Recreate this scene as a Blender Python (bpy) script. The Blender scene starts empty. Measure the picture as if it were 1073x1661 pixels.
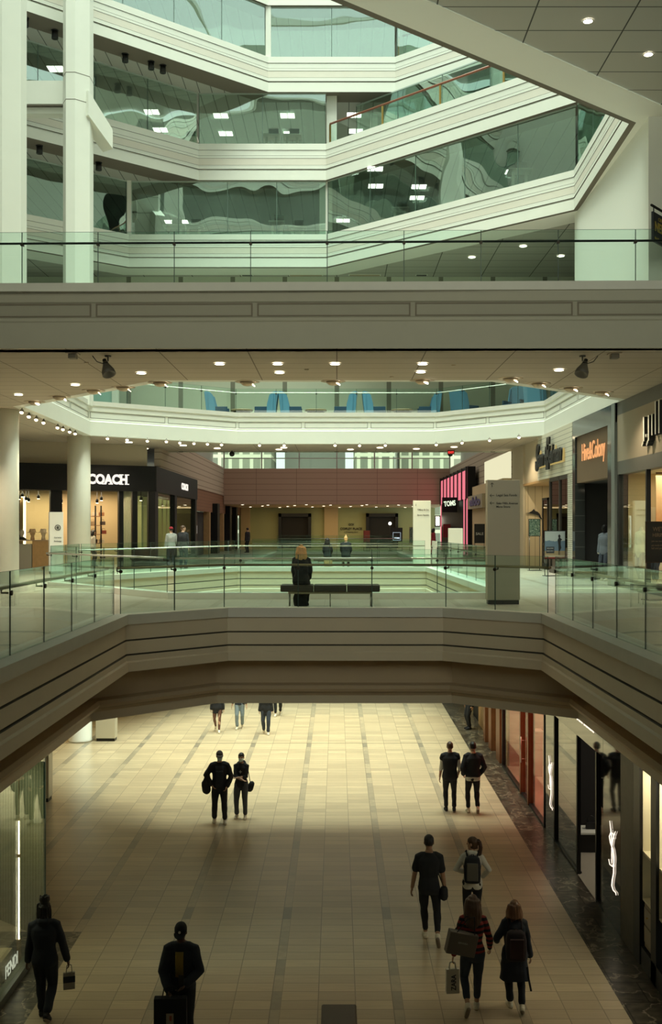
import bpy, bmesh, math, random
import numpy as np
from mathutils import Vector, Matrix, noise
from mathutils.geometry import tessellate_polygon

random.seed(7)
scene = bpy.context.scene
COL = scene.collection

# ---------------------------------------------------------------- camera
F = 1700.0                       # focal length in pixels of the 1073x1661 frame
EYE = 7.3                        # camera height above the lower concourse floor
cam_data = bpy.data.cameras.new('camera')
cam = bpy.data.objects.new('camera', cam_data)
COL.objects.link(cam)
cam.location = (0, 0, EYE)
cam.rotation_euler = (math.radians(90), 0, 0)
cam_data.sensor_fit = 'VERTICAL'
cam_data.sensor_height = 36.0
cam_data.sensor_width = 36.0
cam_data.lens = 36.0 * F / 1661
cam_data.shift_x = -9.5 / 1661
cam_data.shift_y = 24.5 / 1661
cam_data.clip_end = 400
scene.camera = cam

# ---------------------------------------------------------------- exposure, world, big lights
vs = scene.view_settings
vs.view_transform = 'Standard'
vs.look = 'None'
vs.exposure = 0.0
vs.gamma = 1.0
vs.use_curve_mapping = False
scene.cycles.transparent_max_bounces = 40
scene.cycles.max_bounces = 8
scene.cycles.diffuse_bounces = 4
scene.cycles.glossy_bounces = 4
scene.cycles.sample_clamp_indirect = 6.0
scene.cycles.caustics_reflective = False
scene.cycles.caustics_refractive = False

world = bpy.data.worlds.new('sky')
scene.world = world
world.use_nodes = True
bg = world.node_tree.nodes['Background']
bg.inputs[0].default_value = (0.80, 0.95, 0.86, 1)
bg.inputs[1].default_value = 1.35


def area_light(name, loc, sx, sy, power, color, rot=(0, 0, 0), spread=180):
    d = bpy.data.lights.new(name, 'AREA')
    d.shape = 'RECTANGLE'
    d.size, d.size_y, d.energy, d.color = sx, sy, power, color
    d.spread = math.radians(spread)
    o = bpy.data.objects.new(name, d)
    o.location, o.rotation_euler = loc, rot
    COL.objects.link(o)
    return o


def spot_light(name, loc, power, color, angle=70, rot=(0, 0, 0), blend=0.6, radius=0.08):
    d = bpy.data.lights.new(name, 'SPOT')
    d.energy, d.color, d.spot_size, d.spot_blend, d.shadow_soft_size = power, color, math.radians(angle), blend, radius
    o = bpy.data.objects.new(name, d)
    o.location, o.rotation_euler = loc, rot
    COL.objects.link(o)
    return o


SKY = (0.80, 1.0, 0.85)
WARM = (1.0, 0.78, 0.42)
sd = bpy.data.lights.new('sun', 'SUN')
sd.energy, sd.angle, sd.color = 11.4, math.radians(54), (0.87, 1.0, 0.83)
sun = bpy.data.objects.new('sun', sd)
sun.rotation_euler = (math.radians(7), 0, math.radians(-4))   # daylight falling steeply through the glass roof
COL.objects.link(sun)
area_light('fill_light_behind', (0, -2.7, 14.2), 22, 8, 400, (0.98, 1.0, 0.78), rot=(math.radians(93), 0, 0), spread=75)  # added fill lamp behind the camera, standing for daylight from the mall
area_light('office_lamps_second', (-2, 57, 28.1), 26, 9, 1900, (1.0, 0.97, 0.80))
area_light('office_lamps_lowest', (2, 57, 23.9), 24, 9, 480, (0.9, 1.0, 0.86))
area_light('office_lamps_third', (0, 57, 32.3), 26, 9, 1700, (0.95, 1.0, 0.86))
area_light('skylight_rear_atrium', (0, 65, 16.6), 12, 18, 700, (1.0, 0.92, 0.78))

# ---------------------------------------------------------------- helpers
FLOOR2 = 5.5
CEIL1 = 3.6
FLOOR3 = 12.25
CEIL2 = 11.05
CEIL3 = 19.81


def PX(px, Y):
    return (px - 546) / F * Y


def PZ(py, Y):
    return EYE - (py - 855) / F * Y


class MB:
    """collects shapes; build() links them as one mesh object"""

    def __init__(self):
        self.v, self.f, self.m = [], [], []
        self.smooth = []

    def face(self, pts, mi=0, smooth=False):
        n = len(self.v)
        self.v += [tuple(p) for p in pts]
        self.f.append(tuple(range(n, n + len(pts))))
        self.m.append(mi)
        self.smooth.append(smooth)

    def mesh(self, vs_, fs, mi=0, smooth=False):
        n = len(self.v)
        self.v += [tuple(p) for p in vs_]
        for f in fs:
            self.f.append(tuple(i + n for i in f))
            self.m.append(mi)
            self.smooth.append(smooth)
        return self

    def box(self, c, s, mi=0, rot=None):
        x, y, z = s[0] / 2, s[1] / 2, s[2] / 2
        pts = [Vector((sx * x, sy * y, sz * z)) for sz in (-1, 1) for sy in (-1, 1) for sx in (-1, 1)]
        if rot is not None:
            if not isinstance(rot, Matrix):
                rot = Matrix.Rotation(rot, 3, 'Z')
            pts = [rot @ p for p in pts]
        c = Vector(c)
        return self.mesh([p + c for p in pts], [(0, 2, 3, 1), (4, 5, 7, 6), (0, 1, 5, 4), (2, 6, 7, 3), (0, 4, 6, 2), (1, 3, 7, 5)], mi)

    def box2(self, a, b, mi=0):
        return self.box([(a[i] + b[i]) / 2 for i in range(3)], [abs(b[i] - a[i]) for i in range(3)], mi)

    def prism(self, poly, z0, z1, mi=0, smooth=False):
        n = len(poly)
        vs_ = [(p[0], p[1], z0) for p in poly] + [(p[0], p[1], z1) for p in poly]
        fs = [tuple(range(n))[::-1], tuple(range(n, 2 * n))]
        self.mesh(vs_, fs, mi)
        self.mesh(vs_, [(i, (i + 1) % n, n + (i + 1) % n, n + i) for i in range(n)], mi, smooth)
        return self

    def rings(self, rings, mi=0, smooth=True, cap=True):
        k = len(rings[0])
        vs_ = [p for r in rings for p in r]
        fs = []
        for i in range(len(rings) - 1):
            for j in range(k):
                fs.append((i * k + j, i * k + (j + 1) % k, (i + 1) * k + (j + 1) % k, (i + 1) * k + j))
        self.mesh(vs_, fs, mi, smooth)
        if cap:
            self.mesh(list(rings[0]), [tuple(range(k))[::-1]], mi)
            self.mesh(list(rings[-1]), [tuple(range(k))], mi)
        return self

    def lathe(self, prof, c=(0, 0, 0), n=20, mi=0, axis=None):
        M = Matrix.Identity(3)
        if axis is not None:
            M = Vector((0, 0, 1)).rotation_difference(Vector(axis)).to_matrix()
        c = Vector(c)
        rs = [[c + M @ Vector((r * math.cos(2 * math.pi * i / n), r * math.sin(2 * math.pi * i / n), z)) for i in range(n)] for r, z in prof]
        return self.rings(rs, mi)

    def tube(self, pts, r, n=8, mi=0, closed=False):
        pts = [Vector(p) for p in pts]
        rs = []
        rad = r if isinstance(r, (list, tuple)) else [r] * len(pts)
        prev = None
        for i, p in enumerate(pts):
            a = pts[max(i - 1, 0)]
            b = pts[min(i + 1, len(pts) - 1)]
            t = (b - a).normalized()
            if prev is None:
                u = t.cross(Vector((0, 0, 1)))
                if u.length < 1e-3:
                    u = t.cross(Vector((1, 0, 0)))
                u.normalize()
            else:
                u = prev - t * prev.dot(t)
                u.normalize()
            prev = u
            w = t.cross(u)
            rs.append([p + (u * math.cos(2 * math.pi * k / n) + w * math.sin(2 * math.pi * k / n)) * rad[i] for k in range(n)])
        return self.rings(rs, mi)

    def build(self, name, mats, parent=None, bevel=0):
        me = bpy.data.meshes.new(name)
        me.from_pydata(self.v, [], self.f)
        for m in (mats if isinstance(mats, (list, tuple)) else [mats]):
            me.materials.append(m)
        me.polygons.foreach_set('material_index', self.m)
        me.polygons.foreach_set('use_smooth', self.smooth)
        bm = bmesh.new()
        bm.from_mesh(me)
        bmesh.ops.remove_doubles(bm, verts=bm.verts, dist=1e-5)
        bmesh.ops.recalc_face_normals(bm, faces=bm.faces)
        bm.to_mesh(me)
        bm.free()
        o = bpy.data.objects.new(name, me)
        COL.objects.link(o)
        if parent is not None:
            o.parent = parent
        if bevel:
            md = o.modifiers.new('edge', 'BEVEL')
            md.width = bevel
            md.segments = 2
            md.limit_method = 'ANGLE'
        return o


def tag(o, label=None, cat=None, group=None, kind=None):
    if label:
        o['label'] = label
    if cat:
        o['category'] = cat
    if group:
        o['group'] = group
    if kind:
        o['kind'] = kind
    return o


def struct(o, label=None):
    o['kind'] = 'structure'
    if label:
        o['label'] = label
    return o


def thing(name, label, cat, loc=(0, 0, 0), rz=0, group=None):
    o = bpy.data.objects.new(name, None)
    o.empty_display_size = 0.1
    COL.objects.link(o)
    o.location = loc
    o.rotation_euler = (0, 0, rz)
    return tag(o, label, cat, group)


def copy_tree(root, loc, rz=None, label=None, group=None):
    r = root.copy()
    COL.objects.link(r)
    r.location = loc
    if rz is not None:
        r.rotation_euler = (0, 0, rz)
    if label:
        r['label'] = label
    if group:
        r['group'] = group
    for ch in list(root.children):
        c = ch.copy()
        COL.objects.link(c)
        c.parent = r
        for g in list(ch.children):
            d = g.copy()
            COL.objects.link(d)
            d.parent = c
    return r


# ---------------------------------------------------------------- materials
MATS = {}


def mat(name, color, rough=0.6, metal=0.0, spec=0.5, var=0.0, vscale=3.0, bump=0.0, bscale=60.0):
    if name in MATS:
        return MATS[name]
    m = bpy.data.materials.new(name)
    m.use_nodes = True
    nt = m.node_tree
    b = nt.nodes['Principled BSDF']
    b.inputs['Base Color'].default_value = (*color, 1)
    b.inputs['Roughness'].default_value = rough
    b.inputs['Metallic'].default_value = metal
    b.inputs['Specular IOR Level'].default_value = spec
    if var or bump:
        geo = nt.nodes.new('ShaderNodeTexCoord')
    if var:
        n = nt.nodes.new('ShaderNodeTexNoise')
        n.inputs['Scale'].default_value = vscale
        n.inputs['Detail'].default_value = 5
        nt.links.new(geo.outputs['Object'], n.inputs['Vector'])
        r = nt.nodes.new('ShaderNodeMix')
        r.data_type = 'RGBA'
        r.inputs['A'].default_value = (*[c * (1 - var) for c in color], 1)
        r.inputs['B'].default_value = (*[min(1, c * (1 + var)) for c in color], 1)
        nt.links.new(n.outputs['Fac'], r.inputs['Factor'])
        nt.links.new(r.outputs['Result'], b.inputs['Base Color'])
    if bump:
        n2 = nt.nodes.new('ShaderNodeTexNoise')
        n2.inputs['Scale'].default_value = bscale
        nt.links.new(geo.outputs['Object'], n2.inputs['Vector'])
        bp = nt.nodes.new('ShaderNodeBump')
        bp.inputs['Strength'].default_value = bump
        bp.inputs['Distance'].default_value = 0.01
        nt.links.new(n2.outputs['Fac'], bp.inputs['Height'])
        nt.links.new(bp.outputs['Normal'], b.inputs['Normal'])
    MATS[name] = m
    return m


def emis(name, color, strength):
    if name in MATS:
        return MATS[name]
    m = bpy.data.materials.new(name)
    m.use_nodes = True
    nt = m.node_tree
    nt.nodes.clear()
    e = nt.nodes.new('ShaderNodeEmission')
    e.inputs[0].default_value = (*color, 1)
    e.inputs[1].default_value = strength
    o = nt.nodes.new('ShaderNodeOutputMaterial')
    nt.links.new(e.outputs[0], o.inputs[0])
    MATS[name] = m
    return m


def glass(name, tint, ior=1.45, gain=1.0, rough=0.0, refl=(1, 1, 1), wave=0.0, floor=0.0):
    if name in MATS:
        return MATS[name]
    m = bpy.data.materials.new(name)
    m.use_nodes = True
    nt = m.node_tree
    nt.nodes.clear()
    t = nt.nodes.new('ShaderNodeBsdfTransparent')
    t.inputs[0].default_value = (*tint, 1)
    g = nt.nodes.new('ShaderNodeBsdfGlossy')
    g.inputs[0].default_value = (*refl, 1)
    g.inputs['Roughness'].default_value = rough
    fr = nt.nodes.new('ShaderNodeFresnel')
    fr.inputs[0].default_value = ior
    # same reflectance from both sides of a thin pane
    geo = nt.nodes.new('ShaderNodeNewGeometry')
    mixi = nt.nodes.new('ShaderNodeMix')
    mixi.inputs['A'].default_value = ior
    mixi.inputs['B'].default_value = 1 / ior
    nt.links.new(geo.outputs['Backfacing'], mixi.inputs['Factor'])
    nt.links.new(mixi.outputs['Result'], fr.inputs[0])
    mm = nt.nodes.new('ShaderNodeMath')
    mm.operation = 'MULTIPLY_ADD'
    mm.inputs[1].default_value = gain
    mm.inputs[2].default_value = floor
    mm.use_clamp = True
    nt.links.new(fr.outputs[0], mm.inputs[0])
    if wave:
        tc = nt.nodes.new('ShaderNodeTexCoord')
        n2 = nt.nodes.new('ShaderNodeTexNoise')
        n2.inputs['Scale'].default_value = 0.35
        n2.inputs['Detail'].default_value = 1
        nt.links.new(tc.outputs['Object'], n2.inputs['Vector'])
        bp = nt.nodes.new('ShaderNodeBump')
        bp.inputs['Strength'].default_value = wave
        bp.inputs['Distance'].default_value = 0.3
        nt.links.new(n2.outputs['Fac'], bp.inputs['Height'])
        nt.links.new(bp.outputs['Normal'], g.inputs['Normal'])
    mx = nt.nodes.new('ShaderNodeMixShader')
    nt.links.new(mm.outputs[0], mx.inputs[0])
    nt.links.new(t.outputs[0], mx.inputs[1])
    nt.links.new(g.outputs[0], mx.inputs[2])
    o = nt.nodes.new('ShaderNodeOutputMaterial')
    nt.links.new(mx.outputs[0], o.inputs[0])
    MATS[name] = m
    return m


class N:
    """tiny node-graph helper"""

    def __init__(self, m):
        self.nt = m.node_tree

    def val(self, x, sock):
        if isinstance(x, bpy.types.NodeSocket):
            self.nt.links.new(x, sock)
        else:
            sock.default_value = x

    def math(self, op, a, b=0.0, c=0.0):
        n = self.nt.nodes.new('ShaderNodeMath')
        n.operation = op
        self.val(a, n.inputs[0])
        self.val(b, n.inputs[1])
        self.val(c, n.inputs[2])
        return n.outputs[0]

    def mix(self, f, a, b):
        n = self.nt.nodes.new('ShaderNodeMix')
        n.data_type = 'RGBA'
        self.val(f, n.inputs['Factor'])
        self.val(a if isinstance(a, bpy.types.NodeSocket) else (*a, 1), n.inputs['A'])
        self.val(b if isinstance(b, bpy.types.NodeSocket) else (*b, 1), n.inputs['B'])
        return n.outputs['Result']

    def comb(self, x, y, z=0.0):
        n = self.nt.nodes.new('ShaderNodeCombineXYZ')
        self.val(x, n.inputs[0])
        self.val(y, n.inputs[1])
        self.val(z, n.inputs[2])
        return n.outputs[0]

    def noise(self, vec, scale, detail=3):
        n = self.nt.nodes.new('ShaderNodeTexNoise')
        n.inputs['Scale'].default_value = scale
        n.inputs['Detail'].default_value = detail
        self.nt.links.new(vec, n.inputs['Vector'])
        return n.outputs['Fac']

    def brick(self, vec, w, h, c1, c2, mortar, msize=0.006, offset=0.0):
        n = self.nt.nodes.new('ShaderNodeTexBrick')
        n.offset = offset
        n.squash = 1.0
        n.inputs['Color1'].default_value = (*c1, 1)
        n.inputs['Color2'].default_value = (*c2, 1)
        n.inputs['Mortar'].default_value = (*mortar, 1)
        n.inputs['Scale'].default_value = 1
        n.inputs['Mortar Size'].default_value = msize
        n.inputs['Mortar Smooth'].default_value = 0.1
        n.inputs['Bias'].default_value = 0
        n.inputs['Brick Width'].default_value = w
        n.inputs['Row Height'].default_value = h
        self.nt.links.new(vec, n.inputs['Vector'])
        return n.outputs['Color'], n.outputs['Fac']


def blank(name, rough=0.5, spec=0.5):
    m = bpy.data.materials.new(name)
    m.use_nodes = True
    b = m.node_tree.nodes['Principled BSDF']
    b.inputs['Roughness'].default_value = rough
    b.inputs['Specular IOR Level'].default_value = spec
    MATS[name] = m
    return m, N(m), b


def floor_mat(name, light, dark, border):
    m, n, b = blank(name, 0.36, 0.62)
    pos = n.nt.nodes.new('ShaderNodeNewGeometry').outputs['Position']
    sep = n.nt.nodes.new('ShaderNodeSeparateXYZ')
    n.nt.links.new(pos, sep.inputs[0])
    X, Y = sep.outputs[0], sep.outputs[1]
    u = n.math('MULTIPLY', n.math('FRACT', n.math('DIVIDE', n.math('ADD', X, 1.01 + 1.87 * 20), 1.87)), 1.87)
    strip = n.math('LESS_THAN', u, 0.15)
    # floor tiles, three columns between strips
    tile, tf = n.brick(n.comb(n.math('SUBTRACT', u, 0.15), Y), 0.5733, 0.305, light, dark, [c * 0.38 for c in dark], 0.007)
    streak = n.noise(n.comb(n.math('MULTIPLY', X, 1.6), n.math('MULTIPLY', Y, 26.0)), 1.0, 4)
    tile = n.mix(n.math('MULTIPLY', n.math('POWER', streak, 1.5), 0.95), tile, [c * 0.55 for c in light])
    # strips: short marble pieces, light and dark
    mar, mf = n.brick(n.comb(u, Y), 0.3, 0.61, (0.26, 0.23, 0.17), [c * .95 for c in light], (0.13, 0.11, 0.08), 0.006)
    vein = n.noise(pos, 6.0, 6)
    mar = n.mix(n.math('MULTIPLY', vein, 0.7), mar, (0.20, 0.175, 0.13))
    col = n.mix(strip, tile, mar)
    # dark stone borders along the shop fronts
    bmask = n.math('MAXIMUM', n.math('GREATER_THAN', X, border[1]), n.math('MULTIPLY', n.math('LESS_THAN', X, border[0]), n.math('LESS_THAN', Y, 18.9)))
    v2 = n.noise(n.comb(n.math('MULTIPLY', X, 2.2), n.math('MULTIPLY', Y, 3.4)), 2.2, 10)
    bcol = n.mix(n.math('MULTIPLY', n.math('SUBTRACT', v2, 0.35), 2.4), (0.035, 0.03, 0.024), (0.17, 0.145, 0.10))
    vn = n.noise(pos, 1.7, 7)
    bcol = n.mix(n.math('LESS_THAN', n.math('ABSOLUTE', n.math('SUBTRACT', vn, 0.5)), 0.012), bcol, (0.30, 0.26, 0.18))
    slab_c, slab_f = n.brick(n.comb(X, Y), 0.8, 0.7, (1, 1, 1), (0.6, 0.6, 0.6), (0.15, 0.15, 0.15), 0.012, 0.5)
    mulb = n.nt.nodes.new('ShaderNodeMix')
    mulb.data_type = 'RGBA'
    mulb.blend_type = 'MULTIPLY'
    mulb.inputs['Factor'].default_value = 1
    n.nt.links.new(bcol, mulb.inputs['A'])
    n.nt.links.new(slab_c, mulb.inputs['B'])
    bcol = mulb.outputs['Result']
    col = n.mix(bmask, col, bcol)
    line = n.math('LESS_THAN', n.math('ABSOLUTE', n.math('SUBTRACT', Y, 35.4)), 0.035)
    col = n.mix(n.math('MULTIPLY', line, 0.7), col, (0.06, 0.05, 0.03))
    n.nt.links.new(col, b.inputs['Base Color'])
    tv = n.nt.nodes.new('ShaderNodeRGBToBW')
    n.nt.links.new(tile, tv.inputs[0])
    n.nt.links.new(n.math('ADD', n.math('MULTIPLY', streak, 0.10), 0.25), b.inputs['Roughness'])
    return m


def panel_mat(name, col, w, h, line, msize=0.012, rough=0.8, var=0.0, axes='XY', offset=0.0, col2=None):
    """flat surface scored into rectangular panels"""
    m, n, b = blank(name, rough, 0.3)
    pos = n.nt.nodes.new('ShaderNodeNewGeometry').outputs['Position']
    sep = n.nt.nodes.new('ShaderNodeSeparateXYZ')
    n.nt.links.new(pos, sep.inputs[0])
    ax = {'X': 0, 'Y': 1, 'Z': 2}
    c, f = n.brick(n.comb(sep.outputs[ax[axes[0]]], sep.outputs[ax[axes[1]]]), w, h, col, col2 or col, line, msize, offset)
    if var:
        c = n.mix(n.math('MULTIPLY', n.noise(pos, 1.5, 5), var), c, [x * 0.5 for x in col])
    n.nt.links.new(c, b.inputs['Base Color'])
    return m


WHITE = mat('white_paint', (0.80, 0.81, 0.73), 0.55, var=0.03, vscale=1.5)
OFFW = mat('warm_white_paint', (0.66, 0.60, 0.50), 0.6, var=0.04, vscale=1.5)
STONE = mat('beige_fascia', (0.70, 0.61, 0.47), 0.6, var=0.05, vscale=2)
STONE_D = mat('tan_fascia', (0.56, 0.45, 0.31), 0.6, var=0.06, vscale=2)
PINKISH = mat('beige_band', (0.75, 0.71, 0.62), 0.6, var=0.04, vscale=2)
GROOVE = mat('dark_reveal', (0.16, 0.14, 0.11), 0.8)
KERB = mat('grey_stone_coping', (0.68, 0.67, 0.60), 0.45, var=0.06, vscale=4)
BLACK = mat('black_metal', (0.012, 0.012, 0.012), 0.4, 0.2)
BLACKP = mat('black_facade', (0.008, 0.008, 0.009), 0.5, spec=.2)
STEEL = mat('brushed_steel', (0.55, 0.53, 0.48), 0.28, 1.0)
BRONZE = mat('bronze_rail', (0.30, 0.22, 0.13), 0.3, 1.0)
BRASS = mat('brass', (0.62, 0.40, 0.14), 0.3, 1.0)
RAILG = glass('railing_glass', (0.89, 0.97, 0.94), 1.42, 1.0)
EDGEG = mat('glass_edge', (0.03, 0.07, 0.055), 0.3)
OFFG = glass('office_glass', (0.88, 0.96, 0.92), 1.5, 1.6, wave=0.22, floor=0.20, refl=(0.85, 1.0, 0.92))
SHOPG = glass('shop_glass', (0.92, 0.97, 0.93), 1.45, 0.8)
DARKG = glass('smoked_glass', (0.10, 0.10, 0.095), 1.6, 1.3, refl=(0.9, 0.9, 0.85))
BULB = emis('warm_lamp', (1.0, 0.80, 0.48), 14.0)
BULBW = emis('white_lamp', (1.0, 0.90, 0.68), 9.0)
PANEL_L = emis('office_light_panel', (1.0, 0.97, 0.85), 4.0)
FLOOR_A = floor_mat('stone_floor', (0.66, 0.54, 0.35), (0.47, 0.375, 0.245), (-4.6, 4.35))  # tile tones differ, their spread widened to imitate specular dashes
FLOOR_B = floor_mat('gallery_floor', (0.52, 0.50, 0.43), (0.43, 0.41, 0.35), (-60, 60))
CEIL_T = panel_mat('ceiling_tile', (0.50, 0.44, 0.35), 1.9, 0.75, (0.16, 0.13, 0.1), 0.012)
CEIL_H = panel_mat('high_ceiling_tile', (0.48, 0.47, 0.42), 2.4, 1.2, (0.08, 0.08, 0.07), 0.02)
# ================================================================ the setting
def offset_path(path, d, closed):
    """moves a clockwise path outward (to its left) by d, with mitred corners"""
    P = [Vector((p[0], p[1])) for p in path]
    n = len(P)
    out = []
    for i in range(n):
        segs = []
        if closed or i > 0:
            segs.append((P[i] - P[i - 1]).normalized())
        if closed or i < n - 1:
            segs.append((P[(i + 1) % n] - P[i]).normalized())
        nl = [Vector((-s.y, s.x)) for s in segs]
        if len(nl) == 1:
            out.append(P[i] + nl[0] * d)
        else:
            b = (nl[0] + nl[1])
            b.normalize()
            out.append(P[i] + b * (d / max(0.2, b.dot(nl[0]))))
    return out


def sweep(mb, prof, path, closed=False):
    """prof: list of (d, z, material index of the strip that follows)"""
    rows = []
    for d, z, *_ in prof:
        rows.append([(p.x, p.y, z) for p in offset_path(path, d, closed)])
    n = len(path)
    for i in range(len(prof) - 1):
        mi = prof[i][2] if len(prof[i]) > 2 else 0
        for j in range(n if closed else n - 1):
            k = (j + 1) % n
            mb.face([rows[i][j], rows[i][k], rows[i + 1][k], rows[i + 1][j]], mi)
    return mb


def sheet(name, outer, holes, z, m, label=None):
    loops = [[Vector((p[0], p[1], z)) for p in outer]] + [[Vector((p[0], p[1], z)) for p in h] for h in holes]
    flat = [p for l in loops for p in l]
    tris = tessellate_polygon(loops)
    me = bpy.data.meshes.new(name)
    me.from_pydata([tuple(p) for p in flat], [], [tuple(t) for t in tris])
    me.materials.append(m)
    o = bpy.data.objects.new(name, me)
    COL.objects.link(o)
    return struct(o, label)


def rect(x0, y0, x1, y1):
    return [(x0, y0), (x0, y1), (x1, y1), (x1, y0)]


def wall(name, pts, z0, z1, m, th=0.12, label=None):
    """vertical wall along a polyline, thickened to its left"""
    mb = MB()
    a = [Vector((p[0], p[1])) for p in pts]
    b = offset_path(pts, th, False)
    for i in range(len(a) - 1):
        poly = [a[i], a[i + 1], b[i + 1], b[i]]
        mb.prism([(p.x, p.y) for p in poly], z0, z1)
    return struct(mb.build(name, m), label)


VOID_A = [(-3.9, 2.5), (-3.9, 19.6), (-2.2, 21.25), (2.14, 21.25), (3.87, 19.85), (3.87, 2.5)]
VOID_B = [(-4.05, 26.5), (-8.3, 31.5), (-8.3, 34.9), (-4.07, 43.2), (3.65, 43.2), (4.15, 26.5)]
VOID_C = [(-4.0, 50.0), (-4.0, 70.0), (4.0, 70.0), (4.0, 50.0)]
RING = [(-4.5, 27.05), (-9.75, 32.7), (-10.07, 42.8), (-4.47, 47.2), (4.4, 47.2), (8.45, 42.8), (8.4, 31.1), (4.0, 27.05)]

# ---- lower concourse
sheet('floor', rect(-18, 2, 14, 62), [], 0.0, FLOOR_A, 'beige stone tile floor of the lower concourse')
sheet('ceiling', rect(-18, 2, 14, 62), [[(p.x, p.y) for p in offset_path(v, 1.15, True)] for v in (VOID_A, VOID_B, VOID_C)], CEIL1, CEIL_T, 'tan ceiling over the lower shops')
# ---- gallery level
GAL = [(-16, -3.0), (-16, 92.5), (10.5, 92.5), (10.5, -3.0)]
sheet('floor_gallery', GAL, [[(p.x, p.y) for p in offset_path(v, 0.36, True)] for v in (VOID_A, VOID_B, VOID_C)], FLOOR2, FLOOR_B, 'stone floor of the gallery level')
REAR = [(-8.4, 52.0), (-8.4, 78.0), (8.4, 78.0), (8.4, 52.0)]
sheet('ceiling_gallery', [(-17, 22.0), (-17, 92.5), (17, 92.5), (17, 22.0)], [[(p.x, p.y) for p in offset_path(RING, 0.3, True)], REAR], CEIL2, CEIL_T, 'tan tiled ceiling under the upper level')
# ---- upper level
sheet('floor_upper', [(-17, 22.0), (-17, 52.3), (17, 52.3), (17, 22.0)], [[(p.x, p.y) for p in offset_path(RING, 0.36, True)]], FLOOR3, FLOOR_B, 'stone floor of the upper level')

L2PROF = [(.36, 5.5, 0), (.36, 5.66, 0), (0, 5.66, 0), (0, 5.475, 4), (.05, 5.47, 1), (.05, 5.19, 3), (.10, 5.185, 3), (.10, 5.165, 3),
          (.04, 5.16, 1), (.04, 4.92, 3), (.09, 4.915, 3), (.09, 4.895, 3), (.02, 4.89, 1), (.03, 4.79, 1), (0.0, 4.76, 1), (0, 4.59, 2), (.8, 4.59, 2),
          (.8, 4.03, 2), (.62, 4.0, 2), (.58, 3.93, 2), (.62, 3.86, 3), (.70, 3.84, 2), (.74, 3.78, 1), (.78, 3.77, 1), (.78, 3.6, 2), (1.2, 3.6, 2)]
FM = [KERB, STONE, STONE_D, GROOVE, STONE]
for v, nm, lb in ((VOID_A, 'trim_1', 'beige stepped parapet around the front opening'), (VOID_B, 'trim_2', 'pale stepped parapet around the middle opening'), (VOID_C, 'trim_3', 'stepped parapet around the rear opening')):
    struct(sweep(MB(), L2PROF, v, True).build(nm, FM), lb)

L3PROF = [(.36, 12.25, 0), (.36, 12.46, 0), (0, 12.46, 0), (0, 12.28, 1), (.04, 12.27, 1), (.04, 12.06, 1), (.07, 12.04, 2), (.07, 11.74, 1), (.04, 11.72, 1),
          (.04, 11.66, 1), (0, 11.62, 1), (0, 11.05, 1), (.32, 11.05, 1)]
ring_o = struct(sweep(MB(), L3PROF, RING, True).build('trim_4', [KERB, WHITE, WHITE]), 'white panelled fascia ring of the upper level')
BR = [(18, 22.0 - 0.28), (-18, 22.0 + 0.36)]       # front of the upper bridge
BR = BR[::-1]


def raised_panels(mb, path, length, z0, z1, d, closed):
    """thin flush panels with fine shadow gaps inside the recessed band"""
    P = offset_path(path, d, closed)
    n = len(P)
    for i in range(n if closed else n - 1):
        a, b = P[i], P[(i + 1) % n]
        L = (b - a).length
        k = max(1, round(L / length))
        t = (b - a) / L
        nr = Vector((t.y, -t.x))
        for j in range(k):
            s0, s1 = a + t * (L * j / k + 0.07), a + t * (L * (j + 1) / k - 0.07)
            for (p, q, za, zb) in ((s0, s1, z1 - .022, z1), (s0, s1, z0, z0 + .022), (s0, s0 + t * .022, z0, z1), (s1 - t * .022, s1, z0, z1)):
                c = (p + q) / 2 + nr * 0.004
                mb.box((c.x, c.y, (za + zb) / 2), ((q - p).length, 0.012, zb - za), 0, math.atan2(t.y, t.x))
    return mb


struct(raised_panels(MB(), RING, 3.3, 11.76, 12.02, 0.07, True).build('trim_5', mat('panel_reveal', (0.34, 0.33, 0.29), 0.7)), 'thin reveal frames on the white ring')
FASC3 = mat('bridge_fascia', (0.45, 0.43, 0.34), 0.6, var=0.04)
FASC3P = mat('bridge_fascia_panel', (0.38, 0.36, 0.28), 0.6, var=0.04)
BRPROF = [(-(d) + 0.36, z, m) for d, z, m in L3PROF]
br = MB()
prof = [(d, z, m) for d, z, m in L3PROF]
# void A at this level lies on the camera side of the bridge: outward is +Y
sweep(br, prof, BR[::-1][::-1] if False else [(-18, 22.36), (18, 21.72)], False)
struct(br.build('trim_6', [KERB, FASC3, FASC3P]), 'broad beige fascia of the upper bridge')
pn = MB()
tdir = Vector((36, -0.64)).normalized()
for x0, x1 in ((-13.5, -5.36), (-5.2, -1.79), (-1.69, 1.57), (1.67, 4.95), (5.05, 8.3), (8.4, 12)) if False else ((-9.0, -5.2), (-5.1, -1.78), (-1.68, 1.55), (1.65, 4.95), (5.05, 8.3), (8.4, 12.0)):
    for (a, b_, za, zb) in ((x0, x1, 12.0, 12.03), (x0, x1, 11.75, 11.775), (x0, x0 + .03, 11.75, 12.03), (x1 - .03, x1, 11.75, 12.03)):
        xm = (a + b_) / 2
        pn.box((xm, 22.04 - xm * 0.01778 + 0.062, (za + zb) / 2), (b_ - a, 0.02, zb - za), 0, -0.01778)
struct(pn.build('trim_7', mat('fascia_reveal', (0.22, 0.19, 0.14), 0.7)), 'reveal frames of the bridge fascia panels')

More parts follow.
